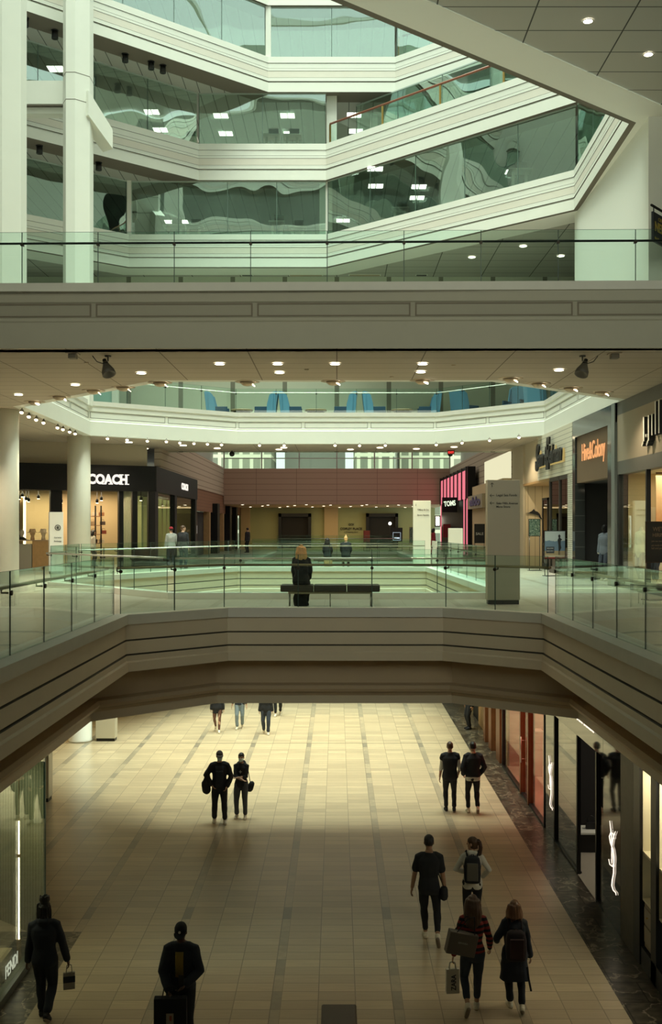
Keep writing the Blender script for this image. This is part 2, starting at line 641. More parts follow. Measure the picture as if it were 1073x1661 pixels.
# ---- office levels: flat + 40 degree wings
YF = 50.4
L4 = [(-19, 42.9), (-10.0, 50.4), (-.53, 50.4), (9.33, 41.3), (9.05, 32.5), (0, 25.0), (-2.6, 22.8), (-19, 22.8)]
L5 = [(-19, 40.0), (-6.64, 50.4), (-.53, 50.4), (9.2, 41.3), (12.5, 38.2)]
L6 = [(-19, 37.0), (-3.3, 50.4), (2.8, 50.4), (13.5, 41.5)]
L7 = [(-19, 37.0), (-3.3, 50.4), (2.8, 50.4), (13.5, 41.5)]


def band_prof(z0, z1):
    h = z1 - z0
    p = [(.5, z1 - .02, 0), (.0, z1, 0)]
    for a, b_, m, d in ((0, .17, 0, 0), (.18, .32, 0, .02), (.33, .39, 0, .02), (.40, .58, 1, .03), (.59, .62, 0, .03), (.63, .69, 0, .0), (.70, .73, 0, .05), (.74, 1.0, 0, .0)):
        p += [(d, z1 - a * h, m), (d, z1 - (b_ + .003) * h, 2), (d + .04, z1 - (b_ + .003) * h, 2), (d + .04, z1 - (b_ + .01) * h, 2)]
    p = p[:-2]
    p += [(1.25, z0, 0)]
    return p


LEV = [(L4, 19.81, 21.38, 23.99), (L5, 23.99, 25.74, 28.23), (L6, 28.23, 29.92, 32.4), (L7, 32.4, 34.0, 37.0)]
SOFF = mat('office_soffit', (0.30, 0.29, 0.25), 0.8)
OFLOOR = mat('office_carpet', (0.12, 0.13, 0.11), 0.9)
OCEIL = panel_mat('office_ceiling', (0.45, 0.47, 0.43), 0.6, 60, (0.12, 0.13, 0.12), 0.02)
OWALL = mat('office_wall', (0.20, 0.21, 0.18), 0.8, var=0.3, vscale=0.4)
for i, (path, z0, z1, zg) in enumerate(LEV):
    closed = (i == 0)
    mb = MB()
    sweep(mb, band_prof(z0, z1), path, closed)
    struct(mb.build('trim_%d' % (8 + i), [WHITE, PINKISH, GROOVE]), ['white grooved fascia of the lowest office floor', 'white grooved fascia of the second office floor', 'white grooved fascia of the third office floor', 'white fascia at the top of the atrium'][i])
    # office floor plate, soffit
    wing = path[:4] if i == 0 else path
    inner = offset_path(wing, 0.5, False)
    outer = [(30, inner[-1].y), (30, 66), (-30, 66), (-30, inner[0].y)]
    sheet('floor_office_%d' % (i + 1), [(p.x, p.y) for p in inner] + outer, [], z1 - 0.22, OFLOOR, 'dark office floor')
    if i > 0:
        low = offset_path(path, 1.1, False)
        sheet('ceiling_office_%d' % i, [(p.x, p.y) for p in low] + [(30, low[-1].y), (30, 66), (-30, 66), (-30, low[0].y)], [], z0 + 0.002, OCEIL if i < 3 else OCEIL, 'office ceiling')
# soffit over the upper level, with the atrium opening cut out
L4hole = [(p.x, p.y) for p in offset_path(L4, 0.55, True)]
sheet('ceiling_upper', [(-26, -3.5), (-26, 66), (19, 66), (19, -3.5)], [[(p.x, p.y) for p in offset_path(L4, 1.45, True)]], CEIL3, CEIL_H, 'grey tiled ceiling high over the upper level')
struct(sweep(MB(), [(0.0, CEIL3, 0), (1.5, CEIL3 - 0.03, 0)], L4, True).build('ceiling_border', mat('bright_white_paint', (0.88, 0.88, 0.82), .5)), 'smooth white border of the high ceiling')

# glazing of the offices, one mesh per facade face, mullion gaps inside it
OEDGE = mat('glazing_joint', (0.10, 0.16, 0.13), 0.4)


def glaze(name, a, b, z0, z1, pane, d=0.16, label=None):
    a, b = Vector(a), Vector(b)
    L = (b - a).length
    t = (b - a) / L
    nl = Vector((-t.y, t.x))
    k = max(1, round(L / pane))
    ang = math.atan2(t.y, t.x)
    mb = MB()
    for j in range(k):
        c = a + t * (L * (j + .5) / k) + nl * d
        mb.box((c.x, c.y, (z0 + z1) / 2), (L / k - 0.03, 0.02, z1 - z0), 0, ang)
        e = a + t * (L * j / k) + nl * d
        mb.box((e.x, e.y, (z0 + z1) / 2), (0.03, 0.025, z1 - z0), 1, ang)
    # head rail and sill rail
    c = (a + b) / 2 + nl * d
    mb.box((c.x, c.y, z1 - 0.03), (L, 0.06, 0.06), 2, ang)
    mb.box((c.x, c.y, z0 + 0.02), (L, 0.05, 0.05), 2, ang)
    return struct(mb.build(name, [OFFG, OEDGE, mat('glazing_rail', (0.42, 0.50, 0.45), 0.4)]), label)


wn = 1
for i, (path, z0, z1, zg) in enumerate(LEV[:3]):
    segs = path[:5] if i == 0 else path
    for j in range(len(segs) - 1):
        if i == 0 and j == 3:
            glaze('window_%d' % wn, segs[j], (9.15, 35.6), z1, zg, 2.7, label='office glazing')
        elif j == 2 and i == 1:
            glaze('window_%d' % wn, segs[j], segs[j + 1], z1, zg, 2.7, d=2.2, label='office glazing set back behind the terrace')
        else:
            glaze('window_%d' % wn, segs[j], segs[j + 1], z1, zg, 2.7, label='office glazing')
        wn += 1
# white posts at the facade corners
for (x, y, z0, z1, w) in ((-.53, 50.75, 21.38, 23.99, .62), (-10.0, 50.6, 21.38, 23.99, .2), (-.25, 51.0, 25.74, 28.23, .5), (-3.3, 50.6, 29.9, 32.4, .25), (3.1, 50.6, 29.9, 32.4, .2)):
    mb = MB()
    mb.box((x, y, (z0 + z1) / 2), (w, .3, z1 - z0))
    struct(mb.build('wall_post', WHITE), 'white post at a corner of the office glazing')
wall('wall_office_back', [(30, 66), (-30, 66)], 19.8, 37, OWALL, label='dark back wall of the offices')
# dark deep backs of the office wings
mb = MB()
mb.box((19.9, 52, 29.5), (.2, 30, 17))
mb.box((-19.9, 52, 29.5), (.2, 30, 17))
struct(mb.build('wall_office_side', OWALL))
# atrium shaft over the camera side, closes off the sky
wall('wall_atrium_front', [(-19.9, 22.6), (19.9, 22.6)], 20.0, 38.6, OWALL, -0.2)
for k, (z0, z1) in enumerate(((19.9, 21.38), (23.99, 25.74), (28.23, 29.92), (32.4, 34.0))):
    struct(sweep(MB(), band_prof(z0, z1), [(19.5, 23.3), (-19.5, 23.3)], False).build('trim_%d' % (20 + k), [WHITE, PINKISH, GROOVE]), 'white grooved fascia on the near side of the atrium')
mb = MB()
mb.box((-19.9, 31, 29), (.2, 18, 19))
mb.box((19.9, 31, 29), (.2, 18, 19))
struct(mb.build('wall_atrium_side', WHITE))
sheet('ceiling_roof', [(-20, 22), (-20, 66), (20, 66), (20, 22)], [[(-14, 23), (-14, 50), (14, 50), (14, 23)]], 38.7, WHITE, 'roof of the atrium')
mb = MB()
for k in range(5):
    mb.box2((-14, 23 + k * 6.75 - .1, 38.6), (14, 23 + k * 6.75 + .1, 38.9))
struct(mb.build('ceiling_roof_bars', WHITE))

# ---- columns
COLW = mat('column_paint', (0.84, 0.81, 0.70), 0.5, var=0.03)
for k, (x, y) in enumerate(((-10.64, 33.5), (-10.65, 43.3), (-10.64, 24.0))):
    mb = MB()
    mb.lathe([(.47, FLOOR2), (.47, CEIL2)], (x, y, 0), 36)
    struct(mb.build('wall_column_round_%d' % (k + 1), COLW), 'round white column on the gallery level')
for k, (x, y, s) in enumerate(((-10.58, 33.5, .52), (-10.53, 42.5, .54))):
    mb = MB()
    s_ = s
    poly = [(-s_, -.1), (-s_ * .58, -s_), (s_ * .1, -s_), (s_, -s_ * .2), (s_, s_), (-s_, s_)]
    mb.prism([(x + p[0], y + p[1]) for p in poly], FLOOR3, 38.6)
    for z in (24.42, 25.5):
        mb.prism([(x + p[0] * 1.004, y + p[1] * 1.004) for p in poly], z, z + .03, 1)
    struct(mb.build('wall_column_tall_%d' % (k + 1), [WHITE, GROOVE]), 'tall white column rising through the atrium')
mb = MB()
mb.box2((-14.5, 42.6, 24.5), (-11.0, 43.3, 25.45))
mb.box2((-14.5, 42.55, 24.42), (-11.0, 43.35, 24.46), 1)
mb.box2((-14.5, 42.7, 24.15), (-11.0, 43.2, 24.4))
struct(mb.build('wall_beam', [WHITE, GROOVE]), 'white beam between the tall columns')
mb = MB()
fr_ = [(-10.0, 42.2, 24.9), (-9.38, 43.9, 23.95), (-9.38, 43.9, 23.15), (-10.0, 42.2, 23.9)]
bk_ = [(x - .5, y + .42, z) for x, y, z in fr_]
mb.mesh(fr_ + bk_, [(0, 1, 2, 3), (7, 6, 5, 4), (0, 4, 5, 1), (1, 5, 6, 2), (2, 6, 7, 3), (3, 7, 4, 0)])
struct(mb.build('wall_brace', WHITE), 'white knee brace of the tall column')

# ---- upper level walls
RW = mat('upper_wall', (0.86, 0.87, 0.80), 0.6)
wall('wall_right', [(9.5, 41.9), (9.5, 32.4)], FLOOR3, CEIL3, RW, 0.25, 'white wall of the upper level')
mb = MB()
mb.box2((9.48, 31.9, FLOOR3), (9.95, 32.4, CEIL3))
struct(mb.build('wall_pier', RW), 'white pier at the end of the upper wall')
wall('wall_right_return', [(9.95, 32.3), (17, 32.3)], FLOOR3, CEIL3, mat('upper_wall_grey', (0.50, 0.49, 0.43), 0.7), 0.2)
wall('wall_upper_rear', [(-17, 52.4), (17, 52.4)], CEIL2, CEIL3, panel_mat('upper_rear_wall', (0.52, 0.55, 0.43), 2.6, 40, (0.2, 0.2, 0.15), 0.12, axes='XZ'), 0.2, 'olive panelled rear wall of the upper level')
TEALG = mat('frosted_teal_glass', (0.36, 0.58, 0.52), 0.3, var=.12, vscale=.3)
mb = MB()
for k in range(5):
    x = -16.0 + k * 1.05
    mb.box2((x, 50.9, FLOOR3), (x + 1.02, 50.95, 18.2))
mb.box2((-16, 50.85, 18.2), (-10.8, 51.0, 18.4), 1)
mb.box2((-10.9, 50.8, FLOOR3), (-10.6, 51.1, 18.4), 1)
struct(mb.build('window_80', [TEALG, WHITE]), 'teal frosted glass shop front behind the tall columns')
mb = MB()
mb.box2((10.6, 51.3, FLOOR3), (12.6, 51.4, 17.8))
mb.box2((10.4, 51.2, 17.8), (12.6, 51.5, 17.95), 1)
struct(mb.build('window_81', [TEALG, WHITE]), 'teal glass shop front beside the white upper wall')
# outer shell
SH = mat('shell', (0.30, 0.27, 0.22), 0.8)
wall('wall_back', [(-17, -3.2), (17, -3.2)], 0, CEIL3, SH, -0.2)
mb = MB()
mb.box((-17.1, 24.5, 12), (.2, 56, 16))
mb.box((17.1, 24.5, 12), (.2, 56, 16))
struct(mb.build('wall_shell', SH))
mb = MB()
mb.box((0, 1.9, 1.8), (34, .2, 3.6))
mb.box((0, 62.1, 1.8), (34, .2, 3.6))
mb.box((-18, 32, 1.8), (.2, 60, 3.6))
struct(mb.build('wall_lower', mat('lower_wall', (0.62, 0.52, 0.33), 0.7)))
# rear atrium: brown end wall, siding, clerestory
BROWN = panel_mat('brown_board', (0.40, 0.28, 0.21), 3.0, 0.42, (0.20, 0.13, 0.1), 0.015, axes='XZ')
SIDING = panel_mat('beige_siding', (0.46, 0.39, 0.30), 40, 0.34, (0.2, 0.16, 0.12), 0.02, axes='YZ')
wall('wall_end', [(-8.4, 78), (8.4, 78)], 9.0, 11.66, BROWN, 0.3, 'brown panelled end wall')
wall('wall_side_left', [(-8.4, 50.0), (-8.4, 78)], 9.65, 11.7, SIDING, 0.3, 'beige siding band')
wall('wall_side_right', [(8.4, 78), (8.4, 50.5)], 9.65, 11.7, SIDING, 0.3, 'beige siding band')
wall('wall_side_left_upper', [(-9.2, 52.6), (-9.2, 78)], 11.7, 17, mat('rear_upper', (0.42, 0.44, 0.40), 0.7), 0.3)
wall('wall_side_right_upper', [(9.2, 78), (9.2, 52.6)], 11.7, 17, MATS['rear_upper'], 0.3)
sheet('floor_ledge', [(-9.3, 52.6), (-9.3, 78), (-8.4, 78), (-8.4, 52.6)], [], 11.71, SIDING)
sheet('ceiling_rear', [(-9.5, 52.5), (-9.5, 78.3), (9.5, 78.3), (9.5, 52.5)], [], 17.0, WHITE)
wall('wall_end_upper', [(-9.4, 78), (9.4, 78)], 13.1, 17, MATS['rear_upper'], 0.3)
mb = MB()
for j in range(7):
    x = -8.4 + j * 2.8
    mb.box((x, 78.1, 12.38), (.09, .12, 1.44))
    if j < 6:
        mb.box((x + 1.4, 78.1, 12.38), (2.7, .02, 1.4), 1)
mb.box((0, 78.1, 12.42), (16.8, .1, .07))
struct(mb.build('window_clerestory', [mat('grey_mullion', (0.35, 0.36, 0.33), 0.5), SHOPG]), 'clerestory window band over the brown end wall')
# far lobby
sheet('ceiling_lobby', [(-8.6, 78), (-8.6, 92.4), (8.6, 92.4), (8.6, 78)], [], 9.0, mat('lobby_ceiling', (0.60, 0.46, 0.28), 0.8), 'warm low ceiling of the far lobby')
OLIVE = mat('olive_wall', (0.42, 0.44, 0.22), 0.7)
wall('wall_lobby', [(-8.6, 92), (8.6, 92)], FLOOR2, 9.0, OLIVE, 0.3, 'olive green wall at the end of the lobby')
mb = MB()
mb.box2((-1.1, 91.7, 5.5), (.1, 92, 9.0))
mb.box2((-8.4, 91.7, 5.5), (-7.6, 92, 9.0))
struct(mb.build('wall_lobby_pier', mat('lobby_pier', (0.58, 0.44, 0.24), 0.7)), 'tan pier between the lobby wall panels')
# ================================================================ lettering
def text_mesh(s, bold=0.0, shear=0.0, extrude=0.0, spacing=1.0):
    """mesh data of a word, fitted to a unit-high box: returns (verts, faces, width)"""
    c = bpy.data.curves.new('lettering', 'FONT')
    c.body = s
    c.size = 1
    c.offset = bold
    c.shear = shear
    c.extrude = extrude
    c.space_character = spacing
    c.resolution_u = 4
    o = bpy.data.objects.new('lettering', c)
    COL.objects.link(o)
    dg = bpy.context.evaluated_depsgraph_get()
    dg.update()
    me = o.evaluated_get(dg).to_mesh()
    vs_ = [v.co.copy() for v in me.vertices]
    fs = [tuple(p.vertices) for p in me.polygons]
    o.evaluated_get(dg).to_mesh_clear()
    bpy.data.objects.remove(o)
    bpy.data.curves.remove(c)
    return vs_, fs


def put_text(mb, s, origin, right, up, width=None, height=None, depth=0.01, mi=0, bold=0.0, shear=0.0, spacing=1.0, align='L', squash=None):
    """lays a word on a surface; right/up are directions; width or height fixes the scale"""
    vs_, fs = text_mesh(s, bold, shear, 0.5, spacing)
    x0, x1 = min(v.x for v in vs_), max(v.x for v in vs_)
    y0, y1 = min(v.y for v in vs_), max(v.y for v in vs_)
    if width is not None and height is not None:
        sx, sy = width / (x1 - x0), height / (y1 - y0)
    elif width is not None:
        sx = sy = width / (x1 - x0)
    else:
        sx = sy = height / (y1 - y0)
    R, U = Vector(right).normalized(), Vector(up).normalized()
    Nn = R.cross(U)
    O = Vector(origin)
    if align == 'C':
        O = O - R * (x1 - x0) * sx / 2
    pts = [O + R * ((v.x - x0) * sx) + U * ((v.y - y0) * sy) + Nn * (v.z + .5) * depth for v in vs_]
    mb.mesh(pts, fs, mi)


XR, ZU = (1, 0, 0), (0, 0, 1)
INK = mat('ink', (0.015, 0.015, 0.015), 0.6)
LETW = emis('lit_letters', (1.0, 0.84, 0.66), 1.5)
LETC = emis('cool_lit_letters', (1.0, 0.93, 0.82), 1.1)
CREAM = mat('cream_wall', (0.72, 0.56, 0.34), 0.7)
WOOD = mat('red_brown_wood', (0.20, 0.075, 0.03), 0.4, var=0.25, vscale=6)
WOODT = mat('tan_wood', (0.42, 0.26, 0.11), 0.5, var=0.2, vscale=6)
DSTONE = mat('dark_pilaster_stone', (0.09, 0.08, 0.06), 0.5, var=0.3, vscale=9)
MIRB = mat('black_mirror_stone', (0.012, 0.012, 0.012), 0.04, spec=1.0)
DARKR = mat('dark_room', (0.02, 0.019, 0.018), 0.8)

# ================================================================ lower level, shops on the right (x = 5.05)
WX = 5.05


def slab_r(name, y0, y1, z0, z1, m, x0=WX, th=0.35, label=None):
    mb = MB()
    mb.box2((x0, y0, z0), (x0 + th, y1, z1))
    return struct(mb.build(name, m, bevel=0.008), label)


# jewellery shop: lit niches in a dark frame
JL = emis('niche_glow_strip', (1.0, 0.85, 0.55), 5)
mb = MB()
mb.box2((WX, 17.5, 0), (WX + .5, 17.86, 3.6))
mb.box2((WX, 16.6, 0), (WX + .15, 16.88, 3.6))
mb.box2((WX, 8, 0), (WX + .25, 15.0, 3.6))
mb.box2((WX, 15.0, 3.4), (WX + .25, 17.4, 3.6))
mb.box2((WX, 15.0, 0), (WX + .12, 17.4, .34))
struct(mb.build('wall_lower_right_frame', BLACK), 'black frame of the lit jewellery window')
mb = MB()
for (a, b_) in ((16.88, 17.5), (15.0, 16.6)):
    mb.box2((WX + .75, a, 1.1), (WX + .8, b_, 3.45))
    mb.box2((WX + .05, a, 1.86), (WX + .8, b_, 1.9))
    mb.box2((WX + .05, a, 1.08), (WX + .8, b_, 1.12))
    mb.box2((WX + .05, b_ - .02, 1.1), (WX + .8, b_, 3.45))
struct(mb.build('wall_jewellery_niche', mat('pale_niche', (0.74, 0.68, 0.50), 0.6)), 'cream lit display niche')
area_light('niche_lamp', (WX + .4, 16.3, 3.38), .5, 2.0, 48, (1.0, .92, .68))
mb = MB()
mb.box2((WX + .05, 16.9, .36), (WX + .7, 17.38, 1.07))
mb.box2((WX + .03, 16.94, .45), (WX + .05, 17.34, .72), 1)
mb.box2((WX + .03, 16.94, .76), (WX + .05, 17.34, 1.02), 1)
o = thing('display_cabinet', 'low grey display cabinet under the lit jewellery window', 'cabinet', (0, 0, 0))
mb.build('body', [mat('cabinet_grey', (0.25, 0.21, 0.15), 0.5), mat('cabinet_front', (0.3, 0.26, 0.19), 0.5)], o)
m2 = MB(); m2.lathe([(.0, 0), (.012, 0), (.014, .03), (0, .034)], (WX + .03, 17.14, .9), 10, axis=(-1, 0, 0))
m2.build('knob', BRASS, o)

slab_r('wall_lower_right_pilaster', 17.86, 18.68, 0, 3.6, DSTONE, label='dark stone pilaster between shop fronts')
# black mirror panels and glass of the fashion shop
slab_r('wall_lower_right_panel', 18.68, 19.9, 0, 3.6, MIRB, th=.2, label='black polished panel with the nearer neon emblem')
slab_r('wall_lower_right_panel_far', 24.35, 25.45, 0, 3.6, MIRB, th=.2, label='black polished panel with the farther neon emblem')
slab_r('wall_lower_right_fascia', 19.9, 24.35, 2.92, 3.6, MIRB, th=.12, label='black polished fascia over the dark entrance')
for nm, y0, y1, lab in (('window_91', 22.05, 24.35, 'tall glass pane beside the dark entrance'), ('window_92', 19.9, 20.42, 'narrow glass pane beside the dark entrance')):
    mb = MB()
    mb.box2((WX + .04, y0, 0.05), (WX + .055, y1, 2.92))
    struct(mb.build(nm, glass('entrance_glass', (0.45, 0.44, 0.40), 1.55, 1.1)), lab)
mb = MB()
for y in (22.05, 20.42, 24.35):
    mb.box2((WX - .01, y - .04, 0), (WX + .07, y + .04, 2.92))
mb.box2((WX, 19.9, 0), (WX + .1, 20.42, .05))
mb.box2((WX, 22.05, 0), (WX + .1, 24.35, .05))
struct(mb.build('window_93_frame', BLACK))
mb = MB()
mb.box2((9.2, 18.7, 0), (9.3, 25.5, 3.6))
mb.box2((WX + .2, 18.7, 3.5), (9.2, 25.5, 3.6))
mb.box2((WX + .2, 25.4, 0), (9.2, 25.5, 3.6))
mb.box2((WX + .2, 18.7, 0), (9.2, 18.8, 3.6))
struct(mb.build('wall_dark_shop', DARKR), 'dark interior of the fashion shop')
sheet('floor_dark_shop', rect(WX, 18.7, 9.3, 25.5), [], 0.012, mat('grey_shop_floor', (0.46, 0.42, 0.34), 0.25))
area_light('dark_shop_lamp', (6.9, 22.4, 3.4), 1.5, 3, 50, (1, .88, .7))
o = thing('display_table', 'white low display table inside the dark shop entrance', 'table', (5.80, 23.7, 0.012))
mb = MB(); mb.box((0, 0, .44), (.9, .6, .05)); mb.build('table_top', WHITE, o, bevel=.006)
mb = MB(); mb.box((0, 0, .21), (.7, .45, .42)); mb.build('base', BLACK, o)
o = thing('handbag', 'small dark handbag on the white display table', 'bag', (5.75, 23.7, .478))
mb = MB(); mb.prism([(-.14, -.05), (.14, -.05), (.12, .05), (-.12, .05)], 0, .16); mb.build('body', BLACK, o, bevel=.01)
mb = MB(); mb.tube([(-.09, 0, .15), (-.08, 0, .25), (0, 0, .3), (.08, 0, .25), (.09, 0, .15)], .008); mb.build('handle', BLACK, o)


def emblem(y, z0, z1, name, label):
    """tall interlocking Y, S and L in white neon"""
    o = thing(name, label, 'sign', (WX - .018, y, 0))
    h = z1 - z0

    def P(u, v):
        return (0, -u * h * 1.0, z0 + v * h)
    yst = [[P(-.10, 1.0), P(0.0, .80), P(0.02, .62)], [P(.22, .93), P(.06, .76), P(0.0, .60)], [P(.02, .66), P(.02, .52), P(.03, .40)]]
    sst = [[P(.14, .80), P(.10, .86), P(-.04, .84), P(-.12, .76), P(-.06, .68), P(.08, .62), P(.14, .53), P(.14, .44), P(.06, .36), P(-.1, .34), P(-.16, .40)]]
    lst = [[P(-.02, .66), P(.10, .60), P(.13, .45), P(.12, .28), P(.05, .16), P(.02, .06), P(.1, .02), P(.24, .03), P(.26, .0)]]
    for nm, strokes in (('letter_y', yst), ('letter_s', sst), ('letter_l', lst)):
        mb = MB()
        for s in strokes:
            n = len(s)
            mb.tube(s, [h * .0058 + h * .0045 * math.sin(math.pi * i / (n - 1)) for i in range(n)], 8)
        mb.build(nm, LETW, o)
    for v in (.9, .7, .3, .1):
        mb = MB()
        mb.tube([(0, 0, z0 + v * h), (.018, 0, z0 + v * h)], .006)
        mb.build('standoff', STEEL, o)
    return o


emblem(19.22, .66, 1.88, 'neon_emblem', 'tall white neon letter emblem on the nearer black panel')
emblem(24.8, .68, 1.87, 'neon_emblem', 'tall white neon letter emblem on the farther black panel')
mb = MB()
put_text(mb, 'SAINT LAURENT', (WX - .012, 22.0, 3.26), (0, -1, 0), ZU, width=1.5, depth=.012, bold=.015)
tag(mb.build('shop_sign', LETW), 'small glowing letters on the black fascia over the entrance', 'sign')

# pink shop
PG = glass('pink_shop_glass', (0.86, 0.80, 0.74), 1.45, .65)
mb = MB()
mb.box2((WX + .03, 28.75, .06), (WX + .045, 31.95, 3.6))
struct(mb.build('window_94', PG), 'far glass pane of the pink lit shop')
mb = MB()
mb.box2((WX + .03, 25.5, .06), (WX + .045, 27.5, 3.6))
struct(mb.build('window_95', PG), 'near glass pane of the pink lit shop')
o = struct(MB().box2((WX + .03, 27.6, .1), (WX + .05, 28.65, 3.6)).build('door_1', PG), 'glass door of the pink lit shop')
mb = MB(); mb.tube([(WX - .05, 28.5, .9), (WX - .05, 28.5, 1.6)], .02); mb.tube([(WX - .05, 28.5, 1.0), (WX + .03, 28.5, 1.0)], .012); mb.tube([(WX - .05, 28.5, 1.5), (WX + .03, 28.5, 1.5)], .012)
mb.build('door_handle', STEEL, o)
mb = MB()
for y in (27.55, 28.7):
    mb.box2((WX - .04, y - .07, 0), (WX + .14, y + .07, 3.6))
for y in (25.5, 31.95):
    mb.box2((WX - .02, y - .04, 0), (WX + .1, y + .04, 3.6), 1)
mb.box2((WX - .02, 25.5, 0), (WX + .1, 31.95, .06), 1)
struct(mb.build('window_94_frame', [WOOD, BLACK]))
mb = MB()
mb.box2((9.4, 25.5, 0), (9.5, 32, 3.6))
mb.box2((WX + .2, 25.5, 3.5), (9.4, 32, 3.6))
mb.box2((WX + .2, 31.95, 0), (9.4, 32.05, 3.6))
mb.box2((WX + .2, 25.52, 0), (9.4, 25.6, 3.6))
struct(mb.build('wall_pink_shop', mat('pink_shop_wall', (0.55, 0.28, 0.2), 0.7)), 'pink lit walls of the shop')
sheet('floor_pink_shop', rect(WX, 25.5, 9.4, 32), [], 0.012, mat('pink_shop_floor', (0.75, 0.55, 0.45), 0.4))
area_light('pink_shop_lamp', (7.0, 28.6, 3.4), 3, 5.5, 130, (1.0, .34, .26))
for k, (x, y, h, w, lb) in enumerate(((5.9, 27.2, 1.05, .5, 'red display plinth behind the near pink shop pane'), (6.3, 29.4, .9, .6, 'red display plinth behind the pink shop door'), (5.8, 30.8, 1.3, .4, 'tall red display plinth behind the far pink shop pane'))):
    o = thing('display_plinth', lb, 'plinth', (x, y, .012))
    mb = MB(); mb.box((0, 0, h / 2), (w, w, h)); mb.build('body', mat('red_plinth', (0.55, 0.05, 0.03), 0.5), o, bevel=.01)
    mb = MB(); mb.box((0, 0, h + .015), (w + .06, w + .06, .03)); mb.build('top', WHITE, o)
# beyond: wooden pilasters and tan wall
mb = MB()
mb.box2((WX + .15, 32.0, 0), (WX + .35, 36.4, 3.6), 0)
mb.box2((WX + .3, 36.4, 0), (WX + .5, 46, 3.6), 0)
struct(mb.build('wall_lower_right_far', mat('tan_wall', (0.55, 0.40, 0.20), 0.6)), 'tan wall beyond the pink shop')
for k, (y, w, m_) in enumerate(((32.75, .75, WOOD), (34.45, .6, WOOD), (35.75, .4, WOOD), (38.2, 1.4, WOODT))):
    slab_r('wall_wood_pilaster_%d' % (k + 1), y - w / 2, y + w / 2, 0, 3.6, m_, x0=WX - .03 if k < 3 else WX + .2, th=.25, label='wooden pilaster on the lower right wall')
slab_r('door_2', 39.4, 40.8, 0, 3.0, BLACK, x0=WX + .25, th=.1)

# ================================================================ lower level, left
m, n, b = blank('ribbed_green', 0.35, 0.5)
tc = n.nt.nodes.new('ShaderNodeTexCoord')
sp = n.nt.nodes.new('ShaderNodeSeparateXYZ')
n.nt.links.new(tc.outputs['Object'], sp.inputs[0])
w = n.math('SINE', n.math('MULTIPLY', sp.outputs[0], 95.0))
n.nt.links.new(n.mix(n.math('MULTIPLY_ADD', w, 0.5, 0.5), (0.26, 0.30, 0.17), (0.52, 0.54, 0.34)), b.inputs['Base Color'])
mb = MB()
a, b_ = Vector((-7.6, 20.6)), Vector((-5.2, 18.6))
t = (b_ - a).normalized()
for k in range(64):
    p = a + t * ((b_ - a).length * (k + .5) / 64)
    mb.tube([(p.x, p.y, .02), (p.x, p.y, 3.58)], .026, 6)
mb.prism([(a.x, a.y), (b_.x, b_.y), (b_.x - .05, b_.y + .1), (a.x - .05, a.y + .1)], 0, 3.6)
struct(mb.build('wall_ribbed', m), 'green ribbed end wall inside the left display window')
mb = MB()
mb.box2((-5.165, 9.0, .12), (-5.145, 18.52, 3.6))
struct(mb.build('window_96', glass('fashion_glass', (0.86, 0.92, 0.84), 1.55, 1.3)), 'tall glass of the left display window')
mb = MB()
mb.box2((-5.24, 9.0, 0), (-5.08, 18.52, .12))
mb.box2((-5.17, 18.5, 0), (-5.14, 18.53, 3.6), 1)
struct(mb.build('window_96_frame', [mat('steel_sill', (0.22, 0.24, 0.21), 0.35, 0.8), EDGEG]))
o = thing('light_tube', 'tall thin glowing light tube in the left display window', 'lamp', (-5.32, 17.55, 0))
mb = MB(); mb.tube([(0, 0, .4), (0, 0, 1.78)], .014); mb.tube([(0, 0, 1.82), (0, 0, 2.38)], .014); mb.build('tube', emis('tube_glow', (1, .82, .58), 9), o)
mb = MB(); mb.box((0, 0, 1.8), (.05, .05, .05)); mb.build('clip', WOODT, o)
mb = MB(); mb.box((0, 0, .2), (.06, .06, .4)); mb.build('foot', WOODT, o)
mb = MB(); mb.tube([(0, 0, 2.38), (0, 0, 3.58)], .005); mb.build('cord', WOODT, o)
o = thing('display_platform', 'low beige platform in the left display window', 'platform', (-6.4, 15.6, 0))
mb = MB(); mb.box((0, 0, .18), (2.1, 3.4, .36)); mb.build('body', mat('beige_platform', (0.45, 0.37, 0.22), 0.5), o, bevel=.01)
mb = MB(); mb.box((0, 2.9, .02), (2.3, 2.4, .04)); struct(mb.build('floor_display', WOODT))
mb = MB()
put_text(mb, 'FENDI', (-5.19, 16.45, .2), (0, 1, 0), ZU, width=.62, height=.2, depth=-.01, bold=.0)
tag(mb.build('shop_sign', LETC), 'small white letters low on the left display glass', 'sign')
area_light('fashion_lamp', (-6.2, 16.5, 3.4), 1.2, 3.5, 60, (1, .9, .68))

KIOSK = mat('kiosk_white', (0.66, 0.63, 0.52), 0.5)


def kiosk(name, label, loc, w, d, h, rz=0, m_=None):
    o = thing(name, label, 'sign pillar', loc, rz)
    mb = MB(); mb.box((0, 0, .1 + (h - .1) / 2), (w, d, h - .1)); mb.build('body', m_ or KIOSK, o, bevel=.01)
    mb = MB(); mb.box((0, 0, .05), (w - .04, d - .04, .1)); mb.build('base', BLACK, o)
    return o


